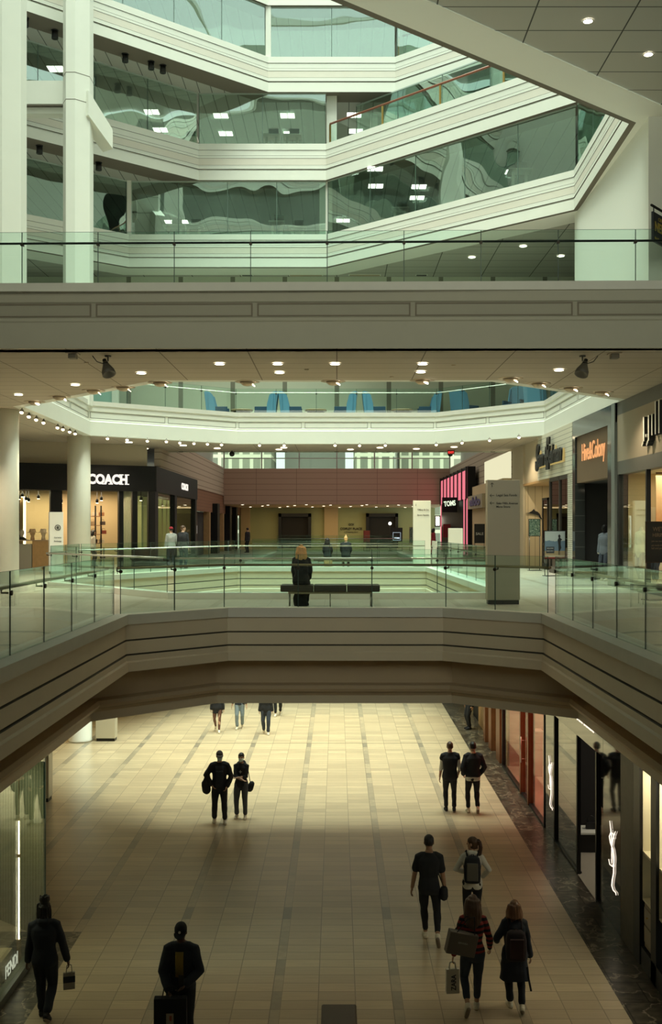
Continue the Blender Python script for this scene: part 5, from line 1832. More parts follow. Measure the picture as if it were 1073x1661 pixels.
def limb(mb, pts, rad, n=12):
    """round ended tube along a joint chain"""
    pts = [Vector(p) for p in pts]
    a = (pts[0] - pts[1]).normalized()
    b = (pts[-1] - pts[-2]).normalized()
    P = [pts[0] + a * rad[0] * .92, pts[0] + a * rad[0] * .6] + pts + [pts[-1] + b * rad[-1] * .6, pts[-1] + b * rad[-1] * .92]
    Rr = [rad[0] * .35, rad[0] * .8] + list(rad) + [rad[-1] * .8, rad[-1] * .35]
    mb.tube(P, Rr, n)


def ik(root, target, l1, l2, pole):
    root, target, pole = Vector(root), Vector(target), Vector(pole)
    d = target - root
    L = min(d.length, (l1 + l2) * .999)
    dn = d.normalized()
    target = root + dn * L
    a = (l1 * l1 - l2 * l2 + L * L) / (2 * L)
    h = math.sqrt(max(0, l1 * l1 - a * a))
    pp = pole - dn * pole.dot(dn)
    pp.normalize()
    return root + dn * a + pp * h, target


def fuse(mb, name, mats, parent, voxel=.012, smooth=4, fold=0.0, fscale=9.0, seed=0.0):
    tmp = mb.build('shape', mats)
    md = tmp.modifiers.new('r', 'REMESH')
    md.mode = 'VOXEL'
    md.voxel_size = voxel
    if smooth:
        ms = tmp.modifiers.new('s', 'SMOOTH')
        ms.iterations = smooth
        ms.factor = .5
    dg = bpy.context.evaluated_depsgraph_get()
    dg.update()
    me = bpy.data.meshes.new_from_object(tmp.evaluated_get(dg))
    bpy.data.objects.remove(tmp)
    if fold:
        nv = len(me.vertices)
        co = np.empty(nv * 3)
        me.vertices.foreach_get('co', co)
        no = np.empty(nv * 3)
        me.vertices.foreach_get('normal', no)
        co = co.reshape(-1, 3)
        no = no.reshape(-1, 3)
        d = np.array([noise.noise((p[0] * fscale + seed, p[1] * fscale, p[2] * fscale * .75 + seed)) for p in co])
        co += no * (d * fold)[:, None]
        me.vertices.foreach_set('co', co.ravel())
    me.polygons.foreach_set('use_smooth', [True] * len(me.polygons))
    me.materials.clear()
    for m in (mats if isinstance(mats, (list, tuple)) else [mats]):
        me.materials.append(m)
    me.update()
    o = bpy.data.objects.new(name, me)
    COL.objects.link(o)
    o.parent = parent
    return o


SKIN = [mat('skin_light', (0.50, 0.30, 0.20), .55), mat('skin_mid', (0.36, 0.20, 0.12), .55), mat('skin_dark', (0.10, 0.05, 0.03), .5)]
HAIRS = {'black': mat('hair_black', (0.012, 0.010, 0.009), .45), 'brown': mat('hair_brown', (0.07, 0.035, 0.018), .45), 'blond': mat('hair_blond', (0.60, 0.37, 0.15), .5, var=.3, vscale=25), 'auburn': mat('hair_auburn', (0.16, 0.075, 0.035), .45)}
C_BLACK = mat('cloth_black', (0.012, 0.013, 0.016), .85)
C_NAVY = mat('cloth_navy', (0.018, 0.022, 0.032), .85)
C_DENIM = mat('cloth_dark_denim', (0.035, 0.045, 0.065), .85)
C_JEAN = mat('cloth_pale_denim', (0.20, 0.26, 0.30), .85)
C_WHITE = mat('cloth_white', (0.62, 0.60, 0.52), .85)
C_GREY = mat('cloth_grey', (0.33, 0.34, 0.31), .85)
C_OLIVE = mat('cloth_yellow', (0.28, 0.19, 0.03), .85)
C_SHOE = mat('shoe_white', (0.72, 0.66, 0.52), .6)
C_SOLE = mat('shoe_sole', (0.25, 0.2, 0.15), .7)
m, n, b = blank('cloth_striped', .85, .3)
tc = n.nt.nodes.new('ShaderNodeTexCoord')
sp = n.nt.nodes.new('ShaderNodeSeparateXYZ')
n.nt.links.new(tc.outputs['Object'], sp.inputs[0])
n.nt.links.new(n.mix(n.math('LESS_THAN', n.math('FRACT', n.math('DIVIDE', sp.outputs[2], .085)), .5), (0.014, 0.012, 0.014), (0.22, 0.03, 0.025)), b.inputs['Base Color'])
C_STRIPE = m
C_PINK = mat('cloth_red', (0.30, 0.03, 0.04), .85)
C_TIGHT = mat('cloth_brown_tights', (0.13, 0.06, 0.04), .6)
C_MASK = mat('face_mask_blue', (0.62, 0.78, 0.76), .7)


class Fig:
    def __init__(self, label, loc, rz, H=1.75, female=False, feet=None, hands=None, lean=0.0, head_yaw=0.0, head_pitch=0.0, pelvis=None, voxel=.012, skin=0, seat=False,
                 elbow=None, name='person', cat='person', mannequin=False, knee=None, shoulder_yaw=0.0):
        self.s = s = H / 1.75
        self.voxel = voxel
        self.seed = random.uniform(0, 50)
        self.root = thing(name, label, cat, loc, rz)
        self.skin = SKIN[skin] if not mannequin else mat('mannequin_cream', (0.70, 0.60, 0.40), .5)
        self.headless = mannequin
        self.f = female
        feet = feet or {-1: (-.10, 0, 0, 0), 1: (.10, 0, 0, 0)}
        hands = hands or {}
        self.hipw = (.088 if not female else .092) * s
        self.shw = (.172 if not female else .150) * s
        pz = pelvis[2] if pelvis else .915
        self.pel = V(*(pelvis[:2] if pelvis else (0, 0)), pz) * s
        self.lean = lean
        self.up = V(0, math.sin(lean), math.cos(lean))
        self.fw = V(0, math.cos(lean), -math.sin(lean))
        self.neck = self.pel + self.up * .575 * s
        self.hip, self.knee, self.ank, self.toe = {}, {}, {}, {}
        for sd in (-1, 1):
            fx, fy, fz, pitch = feet[sd]
            self.hip[sd] = self.pel + V(sd * self.hipw, 0, -.01 * s)
            a = V(fx, fy, fz + .085) * s
            # heel raised: ankle goes up and turns about the toe
            kp = (knee or {}).get(sd, (sd * .12, 1, 0))
            self.knee[sd], self.ank[sd] = ik(self.hip[sd], a, .425 * s, .42 * s, kp)
            self.toe[sd] = (pitch, )
        sy = shoulder_yaw
        self.sho, self.elb, self.wri = {}, {}, {}
        for sd in (-1, 1):
            sh = self.pel + self.up * .492 * s + V(sd * self.shw * math.cos(sy), sd * self.shw * math.sin(sy), 0)
            self.sho[sd] = sh
            h = hands.get(sd, (sd * .24, .03, .80))
            el = (elbow or {}).get(sd, (sd * .45, -1, -.1))
            self.elb[sd], self.wri[sd] = ik(sh, V(*h) * s, .295 * s, .255 * s, el)
        hR = Matrix.Rotation(head_yaw, 3, 'Z') @ Matrix.Rotation(-head_pitch, 3, 'X')
        self.hR = hR
        self.hc = self.neck + (self.up * .05 + V(0, 0, .095) + self.fw * .02) * s
        if mannequin:
            pass

    # ---- shapes
    def torso(self, mb, e=0.0, z0=-.06, z1=.60, flare=0.0, wide=0.0):
        s = self.s
        f = self.f
        prof = [(-.10, .150, .105), (-.03, .168 if not f else .172, .118), (.05, .160 if not f else .165, .112), (.17, .140 if not f else .122, .098 if not f else .088), (.28, .155 if not f else .136, .108 if not f else .100),
                (.38, .172 if not f else .148, .118 if not f else .112), (.45, .172 if not f else .148, .106), (.50, .142 if not f else .124, .088), (.54, .098 if not f else .088, .074), (.575, .064, .064), (.62, .056, .058)]
        rs = []
        zs = [p[0] for p in prof]
        allz = sorted(set([z0, z1] + [z for z in zs if z0 < z < z1] + ([z0 + (-.10 - z0) * k / 4 for k in range(4)] if z0 < -.1 else [])))
        for z in allz:
            w = np.interp(z, zs, [p[1] for p in prof])
            d = np.interp(z, zs, [p[2] for p in prof])
            fl = 1 + flare * max(0, (.12 - z)) + 0
            ex = e * (1 if z < .5 else .6) + wide * (1 if z < .45 else .4)
            w, d = (w * fl + ex) * s, (d * fl + ex * .85) * s
            c = self.pel + self.up * z * s if z > 0 else self.pel + V(0, 0, z * s)
            back = -.012 * s
            ring = []
            for k in range(20):
                a = 2 * math.pi * k / 20
                ca, sa = math.cos(a), math.sin(a)
                ring.append(c + V(1, 0, 0) * (w * math.copysign(abs(ca) ** .8, ca)) + self.fw * (d * math.copysign(abs(sa) ** .8, sa) + back))
            rs.append(ring)
        mb.rings(rs)

    def arm(self, mb, sd, e=0.0, t=1.0, hem=0.0):
        s = self.s
        k = .92 if self.f else 1
        a, b_, c = self.sho[sd], self.elb[sd], self.wri[sd]
        inn = a - V(sd * .07 * s, 0, -.022 * s)
        if t <= .5:
            q = a + (b_ - a) * (t * 2)
            limb(mb, [inn, a, q], [(.052 * k + e) * s, (.054 * k + e) * s, (.050 * k + e + hem) * s])
        else:
            q = b_ + (c - b_) * ((t - .5) * 2)
            limb(mb, [inn, a, a.lerp(b_, .5), b_, b_.lerp(q, .45), q], [(.052 * k + e) * s, (.054 * k + e) * s, (.049 * k + e) * s, (.041 * k + e) * s, (.039 * k + e) * s, (.028 * k + e + hem) * s])

    def leg(self, mb, sd, e=0.0, t=1.0, hem=0.0):
        s = self.s
        a, b_, c = self.hip[sd], self.knee[sd], self.ank[sd]
        q = b_ + (c - b_) * ((t - .5) * 2) if t > .5 else None
        if q is None:
            q = a + (b_ - a) * (t * 2)
            limb(mb, [a, a.lerp(q, .5), q], [(.088 + e) * s, (.078 + e) * s, (.065 + e + hem) * s])
        else:
            limb(mb, [a, a.lerp(b_, .45), b_, b_.lerp(c, .3), b_.lerp(q, .7), q], [(.088 + e) * s, (.076 + e) * s, (.054 + e) * s, (.054 + e) * s, (.042 + e) * s, (.034 + e + hem) * s])

    def foot_axes(self, sd):
        pitch = self.toe[sd][0]
        sh = (self.knee[sd] - self.ank[sd]).normalized()
        f = V(sd * .12, math.cos(pitch), -math.sin(pitch)).normalized()
        u = V(0, math.sin(pitch), math.cos(pitch))
        return f, u

    def foot(self, mb, sd, e=0.0):
        s = self.s
        f, u = self.foot_axes(sd)
        a = self.ank[sd]
        heel = a - u * .05 * s - f * .035 * s
        ballp = a - u * .058 * s + f * .11 * s
        toe = a - u * .062 * s + f * .165 * s
        limb(mb, [a, a - u * .03 * s], [(.036 + e) * s, (.038 + e) * s])
        limb(mb, [heel, ballp, toe], [(.033 + e) * s, (.036 + e) * s, (.026 + e) * s])
        ball(mb, a.lerp(ballp, .5) - u * .012 * s, (.036 + e) * s, (.06 + e) * s, (.036 + e) * s)

    def hand(self, mb, sd):
        s = self.s * (.93 if self.f else 1)
        w = self.wri[sd]
        d = (w - self.elb[sd]).normalized()
        side = V(0, 1, 0) - d * d.y
        if side.length < .2:
            side = V(-sd, 0, 0) - d * (d.x * -sd)
        side.normalize()                      # thumb side
        pal = d.cross(side)
        if pal.x * sd > 0:
            pal = -pal                        # palm normal looks inward
        p0 = w + d * .02 * s
        for k in range(4):
            o = side * (.030 - .020 * k) * s
            limb(mb, [w + o * .6, p0 + d * .07 * s + o], [.015 * s, .014 * s], 8)
            L = (.040, .044, .041, .032)[k] * s
            b0 = p0 + d * .075 * s + o
            b1 = b0 + (d * .9 + pal * .3).normalized() * L
            b2 = b1 + (d * .55 + pal * .8).normalized() * L * .75
            limb(mb, [b0, b1, b2], [.0095 * s, .009 * s, .0075 * s], 8)
        t0 = w + d * .03 * s + side * .025 * s
        t1 = t0 + (side * .75 + d * .6 + pal * .3).normalized() * .045 * s
        t2 = t1 + (d * .9 + side * .2 + pal * .3).normalized() * .03 * s
        limb(mb, [t0, t1, t2], [.014 * s, .0115 * s, .009 * s], 8)

    def hp(self, x, y, z):
        return self.hc + self.hR @ (V(x, y, z) * self.s)

    def head(self, mb):
        s = self.s
        prof = [(-.122, .022, .026, .042), (-.112, .036, .042, .034), (-.085, .052, .062, .022), (-.045, .064, .082, .010), (0, .072, .094, 0), (.045, .074, .098, -.006), (.085, .064, .084, -.010), (.11, .042, .056, -.012), (.122, .016, .022, -.012)]
        rs = []
        for z, w, d, y in prof:
            rs.append([self.hp(w * math.cos(2 * math.pi * k / 18), y + d * math.sin(2 * math.pi * k / 18), z) for k in range(18)])
        mb.rings(rs)
        # nose, brow, lips, ears
        limb(mb, [self.hp(0, .088, .018), self.hp(0, .108, -.022)], [.008 * s, .014 * s], 8)
        limb(mb, [self.hp(-.035, .083, .032), self.hp(.035, .083, .032)], [.010 * s, .010 * s], 8)
        limb(mb, [self.hp(-.018, .084, -.058), self.hp(.018, .084, -.058)], [.009 * s, .009 * s], 8)
        limb(mb, [self.hp(0, .07, -.098), self.hp(0, .074, -.105)], [.018 * s, .015 * s], 8)
        for sd in (-1, 1):
            ball(mb, self.hp(sd * .076, -.008, -.005), .011 * s, .02 * s, .032 * s, 8, self.hR)
        limb(mb, [self.neck - self.up * .06 * s, self.neck + self.up * .02 * s, self.hp(0, -.012, -.06)], [.062 * s, .052 * s, .050 * s])

    def body(self):
        mb = MB()
        if not self.headless:
            self.head(mb)
        else:
            s = self.s
            limb(mb, [self.neck - self.up * .06 * s, self.neck + self.up * .07 * s], [.058 * s, .048 * s])
        self.torso(mb)
        for sd in (-1, 1):
            self.arm(mb, sd)
            self.leg(mb, sd)
            self.foot(mb, sd)
            self.hand(mb, sd)
        fuse(mb, 'body', self.skin, self.root, self.voxel * .62, 2)
        return self

    # ---- garments
    def top(self, m, e=.018, hem=-.05, sleeve=1.0, name='jacket', flare=0.0, wide=0.0, collar=0.0, fold=.012, hood=False, open_front=None, arms=(-1, 1)):
        mb = MB()
        s = self.s
        e *= .8
        self.torso(mb, e, hem, .575 + collar, flare, wide)
        for sd in arms:
            if sleeve:
                self.arm(mb, sd, e * .9 + wide * .4, sleeve, .006)
            else:
                self.arm(mb, sd, e * .9, .10)
        if hood:
            limb(mb, [self.neck + V(-.09, -.03, -.01) * s, self.neck + V(-.05, -.09, .0) * s, self.neck + V(.05, -.09, .0) * s, self.neck + V(.09, -.03, -.01) * s], [.035 * s, .05 * s, .05 * s, .035 * s])
        o = fuse(mb, name, m, self.root, self.voxel, 3, fold, 9, self.seed)
        return self

    def trousers(self, m, e=.014, t=.93, hem=.012, name='trousers', fold=.010, waist=.10):
        mb = MB()
        self.torso(mb, e * .8, -.11, waist)
        for sd in (-1, 1):
            self.leg(mb, sd, e, t, hem)
        fuse(mb, name, m, self.root, self.voxel, 2, fold, 8, self.seed + 9)
        return self

    def skirt(self, m, z0=-.4, flare=.9, name='skirt', e=.02):
        mb = MB()
        self.torso(mb, e, z0, .1, flare)
        for sd in (-1, 1):
            self.leg(mb, sd, e + .02, .35)
        fuse(mb, name, m, self.root, self.voxel, 3, .016, 8, self.seed + 3)
        return self

    def shoes(self, m=None, e=.010):
        for sd in (-1, 1):
            mb = MB()
            self.foot(mb, sd, e)
            o = fuse(mb, 'shoe', m or C_SHOE, self.root, self.voxel * .8, 2)
            f, u = self.foot_axes(sd)
            a = self.ank[sd]
            s = self.s
            mb = MB()
            limb(mb, [a - u * .084 * s - f * .04 * s, a - u * .088 * s + f * .06 * s, a - u * .09 * s + f * .165 * s], [.032 * s, .034 * s, .03 * s], 8)
            q = mb.build('sole', C_SOLE)
            q.parent = o
        return self

    def hair(self, kind, color='black'):
        m = HAIRS[color]
        s = self.s
        mb = MB()
        rs = []
        lo = -.035 if kind in ('short', 'bald') else -.08
        for z, w, d, y in ((lo, .066, .075, -.034), (0, .080, .092, -.022), (.045, .084, .104, -.012), (.085, .074, .094, -.012), (.115, .05, .064, -.014), (.132, .018, .024, -.014)):
            rs.append([self.hp(w * math.cos(2 * math.pi * k / 18), y + d * math.sin(2 * math.pi * k / 18), z) for k in range(18)])
        mb.rings(rs)
        if kind in ('long', 'verylong', 'bob'):
            L = {'bob': -.17, 'long': -.26, 'verylong': -.42}[kind]
            for k in range(9):
                a = math.pi * (1.0 + k / 8)
                x, y = .078 * math.cos(a), .085 * math.sin(a) - .02
                limb(mb, [self.hp(x, y, .05), self.hp(x * 1.25, y * 1.15, -.06), self.hp(x * 1.42, y * 1.08 - .02, L * .72), self.hp(x * (1.35 + .15 * (k % 2)), y - .012, L + .03 * (k % 3))], [.034 * s, .038 * s, .036 * s, .02 * s])
        if kind == 'ponytail':
            limb(mb, [self.hp(0, -.10, .06), self.hp(0, -.15, .05), self.hp(0, -.17, -.05), self.hp(0, -.15, -.17), self.hp(0, -.12, -.25)], [.03 * s, .034 * s, .038 * s, .033 * s, .014 * s])
        if kind == 'bun':
            ball(mb, self.hp(0, -.03, .15), .045 * s, .045 * s, .04 * s)
        if kind == 'dreads':
            ball(mb, self.hp(0, -.03, .14), .062 * s, .06 * s, .05 * s)
            rnd = random.Random(3)
            for k in range(14):
                a = 2 * math.pi * k / 14
                limb(mb, [self.hp(.045 * math.cos(a), .045 * math.sin(a) - .03, .10), self.hp(.066 * math.cos(a), .066 * math.sin(a) - .03, .15), self.hp(.06 * math.cos(a), .06 * math.sin(a) - .03, .195 + rnd.uniform(-.01, .02))], [.014 * s, .016 * s, .014 * s], 8)
            for k in range(7):
                a = math.pi * (1.05 + .9 * k / 6)
                x, y = .082 * math.cos(a), .09 * math.sin(a) - .02
                limb(mb, [self.hp(x, y, .05), self.hp(x * 1.12, y, -.06), self.hp(x * 1.15, y - .005, -.13 - .02 * (k % 3))], [.016 * s, .016 * s, .011 * s], 8)
            for x in (-.105,):
                limb(mb, [self.hp(-.07, 0, .1), self.hp(-.11, 0, .07), self.hp(-.118, 0, -.06), self.hp(-.115, 0, -.20)], [.014 * s, .016 * s, .013 * s, .009 * s], 8)
        fuse(mb, 'hair', m, self.root, self.voxel * .7, 2, .004 if kind not in ('long', 'bob', 'verylong') else .012, 40 if kind not in ('long', 'bob', 'verylong') else 14, self.seed)
        if kind == 'ponytail':
            mb = MB(); mb.lathe([(.028 * s, -.012), (.04 * s, -.012), (.04 * s, .012), (.028 * s, .012)], self.hp(0, -.12, .06), 14, axis=(0, -1, .1)); q = mb.build('hair_tie', C_BLACK); q.parent = self.root
        return self

    def cap(self, m, brim=True, name='cap'):
        mb = MB()
        rs = []
        for z, w, d, y in ((.03, .086, .108, -.008), (.07, .084, .104, -.01), (.105, .068, .084, -.012), (.13, .04, .05, -.012), (.14, .01, .014, -.012)):
            rs.append([self.hp(w * math.cos(2 * math.pi * k / 20), y + d * math.sin(2 * math.pi * k / 20), z) for k in range(20)])
        mb.rings(rs)
        o = mb.build(name, m)
        o.parent = self.root
        if brim:
            mb = MB()
            top, bot = [], []
            for k in range(11):
                a = math.pi * k / 10
                top.append(self.hp(.082 * math.cos(a), .075 + .10 * math.sin(a), .040 - .022 * math.sin(a)))
                bot.append(self.hp(.082 * math.cos(a), .075 + .10 * math.sin(a), .032 - .022 * math.sin(a)))
            nn = 11
            mb.mesh(top + bot, [tuple(range(nn)), tuple(range(nn, 2 * nn))[::-1]] + [(i, (i + 1) % nn, nn + (i + 1) % nn, nn + i) for i in range(nn)])
            q = mb.build('brim', m)
            q.parent = o
        return self

    def eyes(self):
        for sd in (-1, 1):
            mb = MB()
            ball(mb, self.hp(sd * .030, .086, .010), .012 * self.s, .008 * self.s, .007 * self.s, 8, self.hR)
            q = mb.build('eye', C_BLACK)
            q.parent = self.root
        return self

    def mask(self):
        mb = MB()
        rs = []
        for z, w, y, d in ((-.112, .040, .03, .050), (-.085, .058, .03, .062), (-.05, .068, .03, .078), (-.02, .068, .03, .074), (-.008, .064, .03, .066)):
            rs.append([self.hp(w * math.cos(math.pi * k / 12), y + d * math.sin(math.pi * k / 12), z) for k in range(13)])
        for i in range(4):
            for k in range(12):
                mb.face([rs[i][k], rs[i][k + 1], rs[i + 1][k + 1], rs[i + 1][k]], 0, True)
        o = mb.build('face_mask', C_MASK)
        o.parent = self.root
        md = o.modifiers.new('t', 'SOLIDIFY')
        md.thickness = .004
        for sd in (-1, 1):
            mb = MB(); mb.tube([self.hp(sd * .066, .03, -.02), self.hp(sd * .08, -.01, .0)], .003); q = mb.build('ear_loop', C_MASK); q.parent = o
        return self

    def panel(self, m, z0, z1, w, name='shirt', y=.0, e=.03):
        """garment front showing between the open jacket edges"""
        mb = MB()
        s = self.s
        rs = []
        for z in np.linspace(z0, z1, 6):
            c = self.pel + self.up * z * s
            dd = np.interp(z, [-.1, .05, .17, .38, .52, .56], [.105, .112, .098, .118, .092, .074])
            rs.append([c + V(x * s, 0, 0) + self.fw * ((dd + e) * s * math.cos(min(1.4, abs(x) / .20))) for x in np.linspace(-w, w, 7)])
        for i in range(5):
            for k in range(6):
                mb.face([rs[i][k], rs[i][k + 1], rs[i + 1][k + 1], rs[i + 1][k]], 0, True)
        o = mb.build(name, m)
        o.parent = self.root
        md = o.modifiers.new('t', 'SOLIDIFY')
        md.thickness = .006
        return self

    def world(self, p):
        r = self.root
        return Matrix.Translation(r.location) @ r.rotation_euler.to_matrix().to_4x4() @ Vector(p)


def walk(phase, L=.30, lift=.14, back=0):
    """feet dictionary for a stride: phase +1 puts the right foot in front"""
    return {-1: (-.085, -L * phase, lift * (phase > 0), .75 * (phase > 0)), 1: (.085, L * phase, lift * (phase < 0), .75 * (phase < 0))}


def shopping_bag(name, label, loc, rz, w, d, h, m, handle=.16, tilt=0.0, hm=None):
    o = thing(name, label, 'bag', loc, rz)
    o.rotation_euler = (tilt, 0, rz)
    mb = MB(); mb.mesh([(-w / 2, -d / 2, 0), (w / 2, -d / 2, 0), (w / 2, d / 2, 0), (-w / 2, d / 2, 0), (-w / 2, -d * .35, h), (w / 2, -d * .35, h), (w / 2, d * .35, h), (-w / 2, d * .35, h)],
                       [(3, 2, 1, 0), (0, 1, 5, 4), (1, 2, 6, 5), (2, 3, 7, 6), (3, 0, 4, 7), (4, 5, 6, 7)])
    mb.build('body', m, o, bevel=.006)
    for s in (-1, 1):
        mb = MB(); mb.tube([(-w * .25, s * d * .3, h - .01), (-w * .2, s * d * .2, h + handle * .8), (0, s * .01, h + handle), (w * .2, s * d * .2, h + handle * .8), (w * .25, s * d * .3, h - .01)], .006, 6); mb.build('handle', hm or m, o)
    return o


def backpack(fig, label, m, m2, w=.29, h=.46, d=.17, drop=.50):
    """hangs on the figure's back; a thing of its own"""
    r = fig.root
    o = thing('backpack', label, 'backpack', r.location, r.rotation_euler.z)
    s = fig.s
    c = fig.pel + fig.up * (drop - h / 2 + .02) * s - fig.fw * (.135 + d / 2) * s
    R = Matrix(((1, 0, 0), tuple(fig.fw), tuple(fig.up))).transposed()
    mb = MB()
    rs = []
    for z, k in ((-.5, .8), (-.46, .95), (-.2, 1), (.2, .98), (.4, .86), (.48, .6), (.5, .3)):
        rs.append([c + R @ V(w / 2 * k * math.copysign(abs(math.cos(a)) ** .5, math.cos(a)), d / 2 * k * math.copysign(abs(math.sin(a)) ** .5, math.sin(a)), z * h) for a in [2 * math.pi * j / 20 for j in range(20)]])
    mb.rings(rs)
    mb.build('body', m, o)
    mb = MB()
    mb.box(c + R @ V(0, -d / 2 - .018, -.04 * h), (w * .66, .05, h * .66), 0, R)
    mb.build('front_pocket', m2, o, bevel=.012)
    for sd in (-1, 1):
        mb = MB()
        a = c + R @ V(sd * w * .3, d / 2, h * .42)
        mb.tube([a, fig.pel + fig.up * .60 * s + V(sd * .11 * s, 0, 0) - fig.fw * .03 * s, fig.pel + fig.up * .52 * s + V(sd * .125 * s, 0, 0) + fig.fw * .13 * s, fig.pel + fig.up * .30 * s + V(sd * .15 * s, 0, 0) + fig.fw * .12 * s, c + R @ V(sd * w * .42, d / 2, -h * .35)], .016, 8)
        mb.build('shoulder_strap', m, o)
    mb = MB(); mb.tube([c + R @ V(-.03, 0, .48 * h), c + R @ V(-.02, 0, .55 * h), c + R @ V(.02, 0, .55 * h), c + R @ V(.03, 0, .48 * h)], .007); mb.build('grab_loop', m, o)
    return o


PI = math.pi
# --- lower floor, near: person with tied-up locs, carrying a small bag
f = Fig('person with tied up locs in a dark hoodie, carrying a small bag', (-4.33, 15.55, 0), .05, 1.74, feet={-1: (-.07, .12, 0, 0), 1: (.06, -.16, .07, .5)}, hands={1: (.34, .06, .80), -1: (-.27, .05, .84)}, skin=2, voxel=.011)
f.body().trousers(C_NAVY, .022).top(C_NAVY, .028, -.09, 1.0, 'hoodie', hood=True, collar=.0).shoes(C_BLACK).hair('dreads', 'black')
p = f.world(f.wri[1])
o = shopping_bag('shopping_bag', 'small pale bag with a dark band held by the person with locs', (p.x + .03, p.y, .42), .3, .17, .07, .25, mat('bag_pale', (0.30, 0.28, 0.24), .6), .12)
mb = MB(); mb.box((0, 0, .15), (.172, .072, .09)); mb.build('printed_band', C_NAVY, o)
# --- capped man facing the camera with a big black bag
f = Fig('person in a black cap and open dark jacket over a yellow shirt, hands raised', (-2.17, 14.6, 0), PI, 1.78, hands={-1: (-.10, .24, 1.02), 1: (.13, .25, .95)}, elbow={-1: (-1.1, -.5, -.1), 1: (1.1, -.5, -.1)}, skin=2, voxel=.011, head_pitch=.25)
f.body().trousers(C_BLACK, .03).top(C_NAVY, .032, -.08, 1.0, 'jacket', collar=.01, wide=.01).panel(C_OLIVE, .16, .50, .055, 'shirt', e=.052).shoes(C_BLACK).hair('short', 'black').eyes().cap(C_BLACK)
mb = MB(); mb.lathe([(.010, 0), (.018, 0), (.018, .006), (.010, .006)], f.hp(0, .098, .065), 12, axis=(0, 1, .2)); q = mb.build('cap_badge', C_WHITE); q.parent = f.root
o = shopping_bag('shopping_bag', 'large black shopping bag with a pale square label, before the capped person', (-2.26, 14.25, .33), .05, .44, .16, .58, C_BLACK, .16)
mb = MB(); mb.box((.0, -.085, .32), (.10, .006, .15)); mb.box((.01, -.089, .33), (.03, .004, .07), 1); mb.build('label_patch', [mat('label_print', (0.32, 0.28, 0.24), .6), mat('label_mark', (0.28, 0.08, 0.05), .6)], o)
o = thing('phone', 'black phone held up by the person in the yellow shirt', 'phone', (-2.12, 14.28, 1.08), 0)
mb = MB(); mb.box((0, 0, .04), (.075, .012, .15)); mb.build('body', BLACK, o, bevel=.004)
mb = MB(); mb.box((0, .007, .04), (.066, .002, .13)); mb.build('screen', MIRB, o)

# --- tall man in a black tee walking away
f = Fig('tall person in a black t-shirt and slim trousers walking away with bare forearms', (1.62, 18.45, 0), -.05, 1.87, feet={-1: (-.05, .18, 0, 0), 1: (.13, -.27, .12, .95)}, hands={-1: (-.30, .08, .74), 1: (.27, -.02, .80)}, skin=1, voxel=.012)
f.body().trousers(C_BLACK, .010, .90, .004).top(C_BLACK, .016, -.07, .36, 't_shirt', fold=.010).shoes(C_SHOE).hair('short', 'black')
p = f.world(f.wri[1])
o = thing('belt_bag', 'small black bag at the hip of the tall person in the t-shirt', 'bag', (p.x - .02, p.y - .03, .88), 0)
mb = MB(); limb(mb, [(0, 0, -.06), (0, 0, .06)], [.075, .07]); mb.build('body', C_BLACK, o)
mb = MB(); mb.tube([(0, 0, .1), (-.10, .05, .35), (-.25, .08, .62)], .01); mb.build('strap', C_BLACK, o)
# --- ponytail woman with backpack
f = Fig('person with a ponytail and white top under a big grey backpack', (2.44, 18.9, 0), -.12, 1.70, True, feet=walk(1, .16, .05), hands={-1: (-.13, .16, 1.06), 1: (.20, .15, 1.0)}, elbow={-1: (-1, -.6, -.4), 1: (1, -.6, -.4)}, head_yaw=1.15, voxel=.012)
f.body().trousers(C_BLACK, .012).top(C_WHITE, .020, -.09, 1.0, 'sweater', hood=True).shoes(C_SHOE).hair('ponytail', 'brown')
backpack(f, 'black and grey backpack on the person with the ponytail', C_BLACK, mat('backpack_grey', (0.10, 0.095, 0.075), .8), .30, .47, .19, .54)
# --- striped woman with two bags
f = Fig('person with very long brown hair in a red and black striped top and jeans', (2.04, 15.75, 0), -.04, 1.76, True, feet={-1: (-.09, -.20, .12, .9), 1: (.07, .14, 0, 0)}, hands={-1: (-.30, .0, .80), 1: (.27, .16, .92)}, voxel=.011)
f.body().trousers(C_DENIM, .012, .86, .006).top(C_STRIPE, .018, .02, 1.0, 'striped_top').shoes(C_SHOE).hair('verylong', 'brown')
o = thing('shoulder_bag', 'big grey paper bag slung on the shoulder of the striped person', 'bag', (1.82, 15.58, .98), .12)
o.rotation_euler = (0, .22, .12)
mb = MB(); mb.box((0, 0, .14), (.44, .15, .33)); mb.build('body', mat('bag_grey', (0.13, 0.11, 0.09), .7), o, bevel=.01)
mb = MB(); put_text(mb, 'SEPHORA', (.0, -.078, .15), XR, ZU, width=.15, depth=.002, align='C', bold=.02); mb.build('lettering', mat('silver_print', (0.3, 0.3, 0.28), .5), o)
for s_ in (-1, 1):
    mb = MB(); mb.tube([(-.12, s_ * .06, .30), (.0, s_ * .05, .52), (.10, s_ * .03, .56), (.16, s_ * .06, .30)], .007); mb.build('handle', C_BLACK, o)
p = f.world(f.wri[-1])
o = shopping_bag('shopping_bag', 'white shopping bag with dark upright letters held by the striped person', (p.x - .02, p.y, .30), .1, .20, .09, .36, mat('bag_white', (0.55, 0.53, 0.46), .6), .11)
mb = MB(); put_text(mb, 'ZARA', (.045, -.048, .05), (0, 0, 1), (-1, 0, 0), width=.24, height=.075, depth=.002, bold=.02); mb.build('lettering', C_NAVY, o)
